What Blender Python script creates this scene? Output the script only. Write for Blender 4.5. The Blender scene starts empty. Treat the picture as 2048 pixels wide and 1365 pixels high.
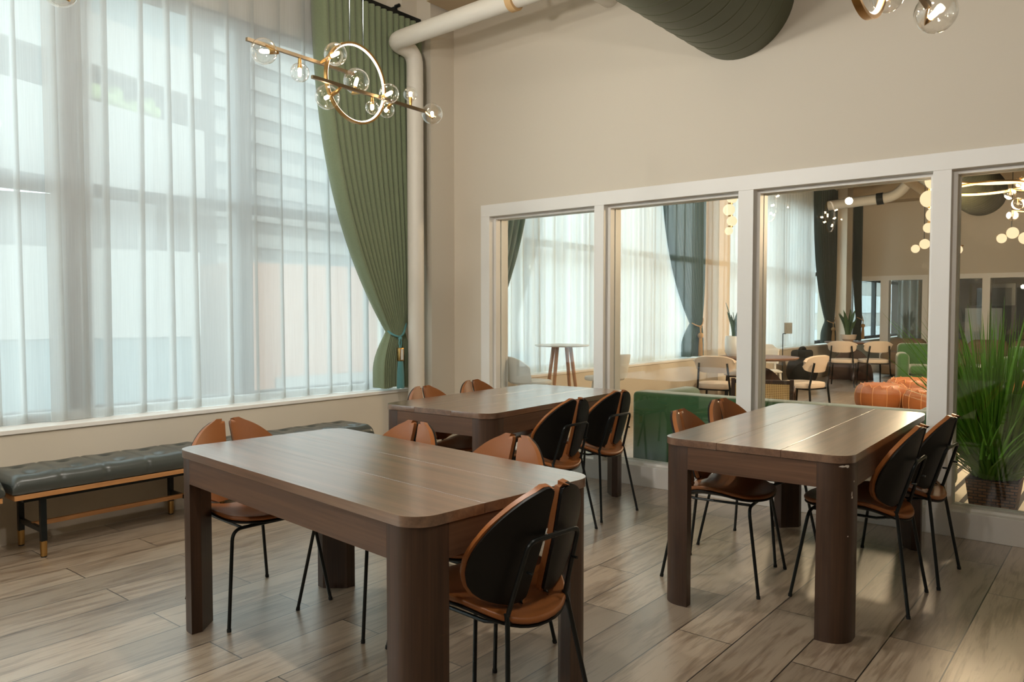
import bpy, bmesh, math, random
from mathutils import Vector, Matrix
R = math.radians
PI = math.pi
scene = bpy.context.scene
col = scene.collection

# ------------------------------------------------------------------ camera
cam_d = bpy.data.cameras.new('camera')
cam_d.sensor_width = 36.0
cam_d.lens = 36.0 * 1538.93 / 2048.0
cam_d.clip_start = 0.05
cam_d.clip_end = 300
cam = bpy.data.objects.new('camera', cam_d)
col.objects.link(cam)
cam.location = (0, 0, 1.35)
cam.rotation_euler = (R(90 - 2.2187), 0, R(39.123))
scene.camera = cam

# ------------------------------------------------------------------ colour management, world, sun
scene.view_settings.view_transform = 'Standard'
scene.view_settings.look = 'None'
scene.view_settings.exposure = 0.2
scene.view_settings.gamma = 1.0
scene.view_settings.use_curve_mapping = False
cy = scene.cycles
cy.max_bounces = 14
cy.diffuse_bounces = 5
cy.glossy_bounces = 4
cy.transmission_bounces = 8
cy.transparent_max_bounces = 40
cy.sample_clamp_indirect = 6.0
cy.caustics_reflective = False
cy.caustics_refractive = False
cy.blur_glossy = 0.6

w = bpy.data.worlds.new('World')
scene.world = w
w.use_nodes = True
bg = w.node_tree.nodes['Background']
bg.inputs[0].default_value = (0.83, 0.92, 0.95, 1)
bg.inputs[1].default_value = 5.6

sun_d = bpy.data.lights.new('sun', 'SUN')
sun_d.energy = 0.7
sun_d.angle = R(3)
sun_d.color = (1.0, 0.93, 0.82)
sun = bpy.data.objects.new('sun', sun_d)
sun.rotation_euler = Vector((-0.75, 0.35, -0.62)).to_track_quat('-Z', 'Y').to_euler()
sun.location = (10, -6, 14)
col.objects.link(sun)

WARM = (1.0, 0.74, 0.46)
SOFT = (1.0, 0.94, 0.86)
FILL_W = 70


def portal(name, y0, y1, z0, z1, x=-5.42):
    d = bpy.data.lights.new(name, 'AREA')
    d.shape = 'RECTANGLE'
    d.size = z1 - z0
    d.size_y = y1 - y0
    d.cycles.is_portal = True
    o = bpy.data.objects.new(name, d)
    o.location = (x, (y0 + y1) / 2, (z0 + z1) / 2)
    o.rotation_euler = Vector((1, 0, 0)).to_track_quat('-Z', 'Y').to_euler()
    col.objects.link(o)


portal('daylight_portal', -3.6, 4.72, 0.66, 3.55)
portal('daylight_portal', 5.5, 10.8, 0.66, 3.55)
portal('daylight_portal', 11.6, 17.2, 0.66, 3.55)


def lamp(name, loc, energy, color=WARM, size=0.05):
    d = bpy.data.lights.new(name, 'POINT')
    d.energy = energy
    d.color = color
    d.shadow_soft_size = size
    o = bpy.data.objects.new(name, d)
    o.location = loc
    col.objects.link(o)
    return o


# ------------------------------------------------------------------ materials
def lin(r, g, b):
    f = lambda c: (c / 255) / 12.92 if c <= 10 else ((c / 255 + 0.055) / 1.055) ** 2.4
    return (f(r), f(g), f(b), 1)


class NT:
    def __init__(s, name):
        s.m = bpy.data.materials.new(name)
        s.m.use_nodes = True
        s.t = s.m.node_tree
        s.t.nodes.clear()
        s.out = s.t.nodes.new('ShaderNodeOutputMaterial')

    def n(s, typ, **kw):
        nd = s.t.nodes.new(typ)
        for k, v in kw.items():
            if k.startswith('i_'):
                key = k[2:]
                nd.inputs[int(key) if key.isdigit() else key.replace('_', ' ')].default_value = v
            else:
                setattr(nd, k, v)
        return nd

    def l(s, a, b):
        s.t.links.new(a, b)

    def surf(s, sock):
        s.l(sock, s.out.inputs[0])
        return s.m


def principled(nt, base, rough=0.5, metal=0.0, spec=0.5, sheen=0.0, coat=0.0):
    p = nt.n('ShaderNodeBsdfPrincipled')
    if isinstance(base, tuple):
        p.inputs['Base Color'].default_value = base
    else:
        nt.l(base, p.inputs['Base Color'])
    p.inputs['Roughness'].default_value = rough
    p.inputs['Metallic'].default_value = metal
    p.inputs['Specular IOR Level'].default_value = spec
    p.inputs['Sheen Weight'].default_value = sheen
    p.inputs['Coat Weight'].default_value = coat
    return p


def simple(name, base, rough=0.5, metal=0.0, spec=0.5, sheen=0.0, var=0.0, scale=8.0, bump=0.0, bscale=60.0, coat=0.0):
    nt = NT(name)
    src = base
    tc = nt.n('ShaderNodeTexCoord')
    if var > 0:
        no = nt.n('ShaderNodeTexNoise', i_Scale=scale, i_Detail=5.0)
        nt.l(tc.outputs['Object'], no.inputs['Vector'])
        mx = nt.n('ShaderNodeMix', data_type='RGBA')
        nt.l(no.outputs['Fac'], mx.inputs[0])
        mx.inputs[6].default_value = tuple(c * (1 - var) for c in base[:3]) + (1,)
        mx.inputs[7].default_value = tuple(min(1, c * (1 + var)) for c in base[:3]) + (1,)
        src = mx.outputs[2]
    p = principled(nt, src, rough, metal, spec, sheen, coat)
    if bump > 0:
        nb = nt.n('ShaderNodeTexNoise', i_Scale=bscale, i_Detail=4.0)
        nt.l(tc.outputs['Object'], nb.inputs['Vector'])
        b = nt.n('ShaderNodeBump', i_Strength=bump, i_Distance=0.002)
        nt.l(nb.outputs['Fac'], b.inputs['Height'])
        nt.l(b.outputs['Normal'], p.inputs['Normal'])
    return nt.surf(p.outputs[0])


def emit(name, color, strength):
    nt = NT(name)
    e = nt.n('ShaderNodeEmission')
    e.inputs[0].default_value = color
    e.inputs[1].default_value = strength
    return nt.surf(e.outputs[0])


def wood(name, c1, c2, axis='X', scale=1.0, rough=0.4, spec=0.5, coat=0.0):
    """grain running along the given object axis"""
    nt = NT(name)
    tc = nt.n('ShaderNodeTexCoord')
    mp = nt.n('ShaderNodeMapping')
    s = {'X': (1.2, 22, 22), 'Y': (22, 1.2, 22), 'Z': (22, 22, 1.2)}[axis]
    mp.inputs['Scale'].default_value = tuple(v * scale for v in s)
    nt.l(tc.outputs['Object'], mp.inputs['Vector'])
    no = nt.n('ShaderNodeTexNoise', i_Scale=1.0, i_Detail=8.0, i_Roughness=0.62, i_Distortion=0.6)
    nt.l(mp.outputs[0], no.inputs['Vector'])
    mp2 = nt.n('ShaderNodeMapping')
    mp2.inputs['Scale'].default_value = tuple(v * scale * 6 if v > 5 else v * scale * 2 for v in s)
    nt.l(tc.outputs['Object'], mp2.inputs['Vector'])
    n2 = nt.n('ShaderNodeTexNoise', i_Scale=1.0, i_Detail=4.0)
    nt.l(mp2.outputs[0], n2.inputs['Vector'])
    ad = nt.n('ShaderNodeMath', operation='MULTIPLY_ADD')
    nt.l(n2.outputs['Fac'], ad.inputs[0])
    ad.inputs[1].default_value = 0.45
    nt.l(no.outputs['Fac'], ad.inputs[2])
    rp = nt.n('ShaderNodeValToRGB')
    rp.color_ramp.elements[0].position = 0.45
    rp.color_ramp.elements[0].color = c1
    rp.color_ramp.elements[1].position = 0.95
    rp.color_ramp.elements[1].color = c2
    nt.l(ad.outputs[0], rp.inputs[0])
    p = principled(nt, rp.outputs[0], rough, 0, spec, 0.0, coat)
    p.inputs['Coat Roughness'].default_value = 0.2
    p.inputs['Coat IOR'].default_value = 1.85
    b = nt.n('ShaderNodeBump', i_Strength=0.06, i_Distance=0.001)
    nt.l(ad.outputs[0], b.inputs['Height'])
    nt.l(b.outputs['Normal'], p.inputs['Normal'])
    return nt.surf(p.outputs[0])


def floor_mat():
    nt = NT('oak_plank_floor')
    tc = nt.n('ShaderNodeTexCoord')
    mp = nt.n('ShaderNodeMapping')
    # rows of the brick pattern run along world y
    mp.inputs['Rotation'].default_value = (0, 0, R(90))
    mp.inputs['Location'].default_value = (0.3, 1.719, 0)
    nt.l(tc.outputs['Object'], mp.inputs['Vector'])
    br = nt.n('ShaderNodeTexBrick', offset=0.37, offset_frequency=2, squash=1.0)
    nt.l(mp.outputs[0], br.inputs['Vector'])
    br.inputs['Color1'].default_value = (0, 0, 0, 1)
    br.inputs['Color2'].default_value = (1, 1, 1, 1)
    br.inputs['Mortar'].default_value = (0.5, 0.5, 0.5, 1)
    br.inputs['Scale'].default_value = 1.0
    br.inputs['Mortar Size'].default_value = 0.0027
    br.inputs['Mortar Smooth'].default_value = 0.1
    br.inputs['Bias'].default_value = 0.0
    br.inputs['Brick Width'].default_value = 1.32
    br.inputs['Row Height'].default_value = 0.238
    # grain, shifted per plank
    sep = nt.n('ShaderNodeSeparateColor')
    nt.l(br.outputs['Color'], sep.inputs[0])
    off = nt.n('ShaderNodeMath', operation='MULTIPLY')
    nt.l(sep.outputs[0], off.inputs[0])
    off.inputs[1].default_value = 57.0
    cmb = nt.n('ShaderNodeCombineXYZ')
    nt.l(off.outputs[0], cmb.inputs[0])
    nt.l(off.outputs[0], cmb.inputs[1])
    va = nt.n('ShaderNodeVectorMath', operation='ADD')
    nt.l(tc.outputs['Object'], va.inputs[0])
    nt.l(cmb.outputs[0], va.inputs[1])
    m2 = nt.n('ShaderNodeMapping')
    m2.inputs['Scale'].default_value = (22, 2.2, 1)
    nt.l(va.outputs[0], m2.inputs['Vector'])
    g1 = nt.n('ShaderNodeTexNoise', i_Scale=1.0, i_Detail=7.0, i_Roughness=0.6, i_Distortion=1.4)
    nt.l(m2.outputs[0], g1.inputs['Vector'])
    m3 = nt.n('ShaderNodeMapping')
    m3.inputs['Scale'].default_value = (150, 7, 1)
    nt.l(va.outputs[0], m3.inputs['Vector'])
    g2 = nt.n('ShaderNodeTexNoise', i_Scale=1.0, i_Detail=3.0)
    nt.l(m3.outputs[0], g2.inputs['Vector'])
    m4 = nt.n('ShaderNodeMapping')
    m4.inputs['Scale'].default_value = (4.5, 1.3, 1)
    nt.l(va.outputs[0], m4.inputs['Vector'])
    g3 = nt.n('ShaderNodeTexNoise', i_Scale=1.0, i_Detail=3.0)
    nt.l(m4.outputs[0], g3.inputs['Vector'])
    a1 = nt.n('ShaderNodeMath', operation='MULTIPLY_ADD')
    nt.l(g2.outputs['Fac'], a1.inputs[0])
    a1.inputs[1].default_value = 0.35
    nt.l(g1.outputs['Fac'], a1.inputs[2])
    a2 = nt.n('ShaderNodeMath', operation='MULTIPLY_ADD')
    nt.l(g3.outputs['Fac'], a2.inputs[0])
    a2.inputs[1].default_value = 0.55
    nt.l(a1.outputs[0], a2.inputs[2])
    rp = nt.n('ShaderNodeValToRGB')
    e = rp.color_ramp.elements
    e[0].position = 0.56
    e[0].color = lin(92, 77, 62)
    e[1].position = 1.25
    e[1].color = lin(178, 160, 138)
    mid = e.new(0.84)
    mid.color = lin(146, 126, 104)
    nt.l(a2.outputs[0], rp.inputs[0])
    tone = nt.n('ShaderNodeMapRange')
    nt.l(sep.outputs[0], tone.inputs[0])
    tone.inputs[3].default_value = 0.66
    tone.inputs[4].default_value = 1.14
    mul = nt.n('ShaderNodeVectorMath', operation='SCALE')
    nt.l(rp.outputs[0], mul.inputs[0])
    nt.l(tone.outputs[0], mul.inputs[3])
    mx = nt.n('ShaderNodeMix', data_type='RGBA')
    nt.l(br.outputs['Fac'], mx.inputs[0])
    nt.l(mul.outputs[0], mx.inputs[6])
    mx.inputs[7].default_value = lin(30, 23, 18)
    p = principled(nt, mx.outputs[2], 0.36, 0, 1.0, 0.0, 0.8)
    p.inputs['Coat Roughness'].default_value = 0.28
    p.inputs['Coat IOR'].default_value = 2.05
    b = nt.n('ShaderNodeBump', i_Strength=0.12, i_Distance=0.0012)
    nt.l(a1.outputs[0], b.inputs['Height'])
    nt.l(b.outputs['Normal'], p.inputs['Normal'])
    return nt.surf(p.outputs[0])


def glass_mat(name, tint=(1, 1, 1, 1), f0=0.045, gain=1.0, power=5.0):
    """thin clear sheet: straight-through transmission plus a Schlick mirror reflection"""
    nt = NT(name)
    g = nt.n('ShaderNodeNewGeometry')
    d = nt.n('ShaderNodeVectorMath', operation='DOT_PRODUCT')
    nt.l(g.outputs['Incoming'], d.inputs[0])
    nt.l(g.outputs['Normal'], d.inputs[1])
    ab = nt.n('ShaderNodeMath', operation='ABSOLUTE')
    nt.l(d.outputs['Value'], ab.inputs[0])
    om = nt.n('ShaderNodeMath', operation='SUBTRACT', use_clamp=True)
    om.inputs[0].default_value = 1.0
    nt.l(ab.outputs[0], om.inputs[1])
    pw = nt.n('ShaderNodeMath', operation='POWER')
    nt.l(om.outputs[0], pw.inputs[0])
    pw.inputs[1].default_value = power
    ma = nt.n('ShaderNodeMath', operation='MULTIPLY_ADD', use_clamp=True)
    nt.l(pw.outputs[0], ma.inputs[0])
    ma.inputs[1].default_value = 1 - f0
    ma.inputs[2].default_value = f0
    tr = nt.n('ShaderNodeBsdfTransparent')
    tr.inputs[0].default_value = tint
    gl = nt.n('ShaderNodeBsdfGlossy', i_Roughness=0.0)
    gl.inputs[0].default_value = (gain, gain, gain, 1)
    mx = nt.n('ShaderNodeMixShader')
    nt.l(ma.outputs[0], mx.inputs[0])
    nt.l(tr.outputs[0], mx.inputs[1])
    nt.l(gl.outputs[0], mx.inputs[2])
    return nt.surf(mx.outputs[0])


def sheer_mat(name, open_=0.42, c=(0.86, 0.90, 0.90, 1)):
    nt = NT(name)
    tc = nt.n('ShaderNodeTexCoord')
    mp = nt.n('ShaderNodeMapping')
    mp.inputs['Scale'].default_value = (1, 260, 3)
    nt.l(tc.outputs['Object'], mp.inputs['Vector'])
    no = nt.n('ShaderNodeTexNoise', i_Scale=1.0, i_Detail=2.0)
    nt.l(mp.outputs[0], no.inputs['Vector'])
    mr = nt.n('ShaderNodeMapRange')
    nt.l(no.outputs['Fac'], mr.inputs[0])
    mr.inputs[1].default_value = 0.3
    mr.inputs[2].default_value = 0.7
    mr.inputs[3].default_value = 1 - open_ - 0.04
    mr.inputs[4].default_value = 1 - open_ + 0.04
    tr = nt.n('ShaderNodeBsdfTransparent')
    tl = nt.n('ShaderNodeBsdfTranslucent')
    tl.inputs[0].default_value = c
    df = nt.n('ShaderNodeBsdfDiffuse')
    df.inputs[0].default_value = c
    m1 = nt.n('ShaderNodeMixShader', i_0=0.45)
    nt.l(tl.outputs[0], m1.inputs[1])
    nt.l(df.outputs[0], m1.inputs[2])
    m2 = nt.n('ShaderNodeMixShader')
    nt.l(mr.outputs[0], m2.inputs[0])
    nt.l(tr.outputs[0], m2.inputs[1])
    nt.l(m1.outputs[0], m2.inputs[2])
    return nt.surf(m2.outputs[0])


def drape_mat(name, c, transl=0.14):
    nt = NT(name)
    tc = nt.n('ShaderNodeTexCoord')
    no = nt.n('ShaderNodeTexNoise', i_Scale=140.0, i_Detail=3.0)
    nt.l(tc.outputs['Object'], no.inputs['Vector'])
    mx = nt.n('ShaderNodeMix', data_type='RGBA')
    nt.l(no.outputs['Fac'], mx.inputs[0])
    mx.inputs[6].default_value = tuple(v * 0.75 for v in c[:3]) + (1,)
    mx.inputs[7].default_value = tuple(v * 1.25 for v in c[:3]) + (1,)
    p = principled(nt, mx.outputs[2], 0.75, 0, 0.25, sheen=0.35)
    tl = nt.n('ShaderNodeBsdfTranslucent')
    tl.inputs[0].default_value = (c[0] * 1.2, c[1] * 1.4, c[2] * 1.4, 1)
    m2 = nt.n('ShaderNodeMixShader', i_0=transl)
    nt.l(p.outputs[0], m2.inputs[1])
    nt.l(tl.outputs[0], m2.inputs[2])
    return nt.surf(m2.outputs[0])


def cane_mat():
    nt = NT('woven_cane')
    tc = nt.n('ShaderNodeTexCoord')
    ck = nt.n('ShaderNodeTexVoronoi', i_Scale=62.0, i_Randomness=0.0)
    nt.l(tc.outputs['Object'], ck.inputs['Vector'])
    rp = nt.n('ShaderNodeValToRGB')
    rp.color_ramp.elements[0].position = 0.28
    rp.color_ramp.elements[0].color = lin(150, 106, 60)
    rp.color_ramp.elements[1].position = 0.38
    rp.color_ramp.elements[1].color = lin(232, 190, 130)
    nt.l(ck.outputs['Distance'], rp.inputs[0])
    p = principled(nt, rp.outputs[0], 0.6)
    return nt.surf(p.outputs[0])


def basket_mat():
    nt = NT('woven_basket')
    tc = nt.n('ShaderNodeTexCoord')
    br = nt.n('ShaderNodeTexBrick', offset=0.5)
    mp = nt.n('ShaderNodeMapping')
    mp.inputs['Rotation'].default_value = (R(90), 0, 0)
    nt.l(tc.outputs['Object'], mp.inputs['Vector'])
    nt.l(mp.outputs[0], br.inputs['Vector'])
    br.inputs['Color1'].default_value = lin(138, 94, 58)
    br.inputs['Color2'].default_value = lin(84, 56, 36)
    br.inputs['Mortar'].default_value = lin(18, 11, 7)
    br.inputs['Scale'].default_value = 1.0
    br.inputs['Brick Width'].default_value = 0.05
    br.inputs['Row Height'].default_value = 0.02
    br.inputs['Mortar Size'].default_value = 0.003
    p = principled(nt, br.outputs['Color'], 0.7)
    b = nt.n('ShaderNodeBump', i_Strength=0.8, i_Distance=0.006, invert=True)
    nt.l(br.outputs['Fac'], b.inputs['Height'])
    nt.l(b.outputs['Normal'], p.inputs['Normal'])
    return nt.surf(p.outputs[0])


def stripe_mat(name, c1, c2, period, duty, axis=0):
    nt = NT(name)
    tc = nt.n('ShaderNodeTexCoord')
    sp = nt.n('ShaderNodeSeparateXYZ')
    nt.l(tc.outputs['Object'], sp.inputs[0])
    dv = nt.n('ShaderNodeMath', operation='DIVIDE')
    nt.l(sp.outputs[axis], dv.inputs[0])
    dv.inputs[1].default_value = period
    fr = nt.n('ShaderNodeMath', operation='FRACT')
    nt.l(dv.outputs[0], fr.inputs[0])
    gt = nt.n('ShaderNodeMath', operation='GREATER_THAN')
    nt.l(fr.outputs[0], gt.inputs[0])
    gt.inputs[1].default_value = duty
    mx = nt.n('ShaderNodeMix', data_type='RGBA')
    nt.l(gt.outputs[0], mx.inputs[0])
    mx.inputs[6].default_value = c1
    mx.inputs[7].default_value = c2
    p = principled(nt, mx.outputs[2], 0.8, 0, 0.3)
    return nt.surf(p.outputs[0])


M = dict(
    wall=simple('warm_wall_paint', lin(209, 200, 184), 0.75, spec=0.3, bump=0.05, bscale=220),
    wall_dim=simple('darkened_unseen_wall', lin(112, 104, 90), 0.75),  # unseen walls darkened to cut bounce light and deepen contrast
    trim=simple('white_trim_paint', lin(232, 230, 225), 0.45, spec=0.4),
    ceil=simple('grey_deck', lin(70, 70, 68), 0.8, var=0.1, scale=2),
    ceil_room=simple('bounce_ceiling', lin(214, 206, 192), 0.8),  # unseen ceiling of the dining room lightened to add bounce light
    beam=simple('beam_paint', lin(186, 166, 136), 0.7),
    floor=floor_mat(),
    frame_dark=simple('bronze_window_frame', lin(62, 68, 70), 0.5, 0.3),
    glass=glass_mat('clear_pane', (0.97, 0.985, 0.98, 1), 0.05),
    winglass=glass_mat('window_pane', (0.93, 0.98, 0.98, 1), 0.012),
    bulbglass=glass_mat('globe_glass', (0.975, 0.965, 0.94, 1), 0.06, 1.0, 2.6),
    sheer=sheer_mat('sheer_voile', 0.28, (0.68, 0.70, 0.695, 1)),
    sheer_far=sheer_mat('lounge_voile', 0.12),
    hem=sheer_mat('sheer_hem', 0.1),
    drape=drape_mat('green_drape', lin(124, 134, 104), 0.18),
    drape_far=drape_mat('teal_drape', lin(72, 100, 100), 0.35),
    rope=simple('teal_rope', lin(72, 128, 128), 0.7, sheen=0.3, bump=0.5, bscale=300),
    tan_rope=simple('tan_rope', lin(196, 160, 112), 0.7, bump=0.4, bscale=300),
    gold=simple('brushed_brass', lin(178, 140, 84), 0.32, 1.0),
    brass_dark=simple('aged_brass', lin(128, 110, 84), 0.42, 1.0),
    black_metal=simple('black_metal', lin(30, 34, 34), 0.3, 0.5),
    black_wood=simple('black_plywood', lin(8, 8, 7), 0.5, spec=0.28, var=0.3, scale=20, bump=0.08, bscale=90),
    leather=simple('cognac_leather', lin(138, 82, 38), 0.40, spec=0.5, var=0.2, scale=9, bump=0.12, bscale=260),
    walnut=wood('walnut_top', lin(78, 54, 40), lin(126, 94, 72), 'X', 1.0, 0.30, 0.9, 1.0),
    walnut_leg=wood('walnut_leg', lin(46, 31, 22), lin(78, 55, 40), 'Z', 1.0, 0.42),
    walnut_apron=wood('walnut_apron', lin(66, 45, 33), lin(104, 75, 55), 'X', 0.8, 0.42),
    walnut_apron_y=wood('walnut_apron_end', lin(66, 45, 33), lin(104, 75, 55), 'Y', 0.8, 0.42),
    oak=wood('oak_rail', lin(150, 100, 56), lin(196, 142, 88), 'Y', 1.6, 0.5),
    bench_leather=simple('grey_leather', lin(66, 70, 66), 0.3, spec=0.5, bump=0.1, bscale=300),
    chip=simple('bare_chip', lin(214, 206, 196), 0.8),
    pipe=simple('pipe_paint', lin(214, 208, 196), 0.5, bump=0.03, bscale=80),
    duct=simple('green_duct_paint', lin(82, 86, 64), 0.45, spec=0.4),
    duct_far=simple('dark_duct_paint', lin(54, 55, 42), 0.6, spec=0.3),
    drape_dark=drape_mat('near_black_drape', lin(46, 58, 54), 0.08),
    bulb=emit('lamp_filament', (1.0, 0.80, 0.55, 1), 60.0),
    led=emit('led_ring', (1.0, 0.86, 0.70, 1), 3.2),
    ledwarm=emit('led_ring_warm', (1.0, 0.72, 0.36, 1), 2.6),
    opal=emit('opal_globe', (1.0, 0.72, 0.42, 1), 1.15),
    velvet=simple('green_velvet', lin(58, 96, 56), 0.8, spec=0.2, sheen=0.6, var=0.15, scale=6),
    cream=simple('cream_upholstery', lin(216, 200, 184), 0.8, spec=0.2, bump=0.2, bscale=200),
    tan=simple('taupe_boucle', lin(140, 120, 98), 0.9, spec=0.1, var=0.12, scale=40, bump=0.5, bscale=160),
    pouf=simple('orange_leather', lin(174, 104, 56), 0.45, var=0.18, scale=7),
    stitch=simple('pale_stitching', lin(222, 160, 104), 0.6),
    white=simple('white_shell', lin(222, 222, 218), 0.5),
    table_dark=wood('table_brown', lin(92, 60, 42), lin(140, 98, 70), 'X', 0.6, 0.4),
    base_dark=simple('dark_base', lin(66, 43, 32), 0.5, var=0.15, scale=10),
    tanwood=wood('tan_leg', lin(140, 92, 52), lin(184, 128, 80), 'Z', 1.0, 0.5),
    cane=cane_mat(),
    leaf=simple('grass_blade', lin(98, 150, 40), 0.5, spec=0.4, var=0.35, scale=5),
    leaf_dark=simple('snake_leaf', lin(56, 86, 52), 0.5, var=0.4, scale=26),
    basket=basket_mat(),
    soil=simple('soil', lin(40, 30, 22), 0.9),
    rug=stripe_mat('striped_rug', lin(30, 26, 24), lin(226, 216, 198), 0.105, 0.33, 0),
    ext_white=simple('pale_panel', lin(118, 117, 113), 0.8),
    ext_glass=simple('teal_facade_glass', lin(74, 88, 90), 0.25, spec=0.5),
    ext_sky=simple('sky_reflecting_glass', lin(104, 119, 121), 0.3),  # the sky's reflection is put into the base colour
    ext_grey=simple('grey_concrete', lin(88, 89, 88), 0.8),
    ext_pink=simple('pink_brick', lin(138, 106, 90), 0.85, var=0.1, scale=1.2),
    ext_dark=simple('dark_recess', lin(62, 66, 66), 0.8),
    ext_leaf=simple('terrace_leaf', lin(112, 128, 84), 0.8, var=0.3, scale=2),
    ground=simple('street_ground', lin(150, 148, 142), 0.9),
    black_fabric=simple('black_fabric', lin(18, 20, 20), 0.85, var=0.2, scale=30, bump=0.5, bscale=120),
    board=simple('white_board', lin(205, 208, 206), 0.4),
    screen=simple('dark_screen', lin(12, 14, 15), 0.2),
    dark_panel=simple('dark_panelling', lin(58, 46, 34), 0.6, var=0.2, scale=6),
    drape_hazed=drape_mat('hazed_teal_drape', lin(128, 154, 154), 0.3),  # whitening reflected in the glass is put into this lighter cloth colour
    grey_drape=drape_mat('grey_drape', lin(150, 158, 156)),
    paper=simple('printed_sign', lin(120, 124, 122), 0.5, var=0.35, scale=60),
)


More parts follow.
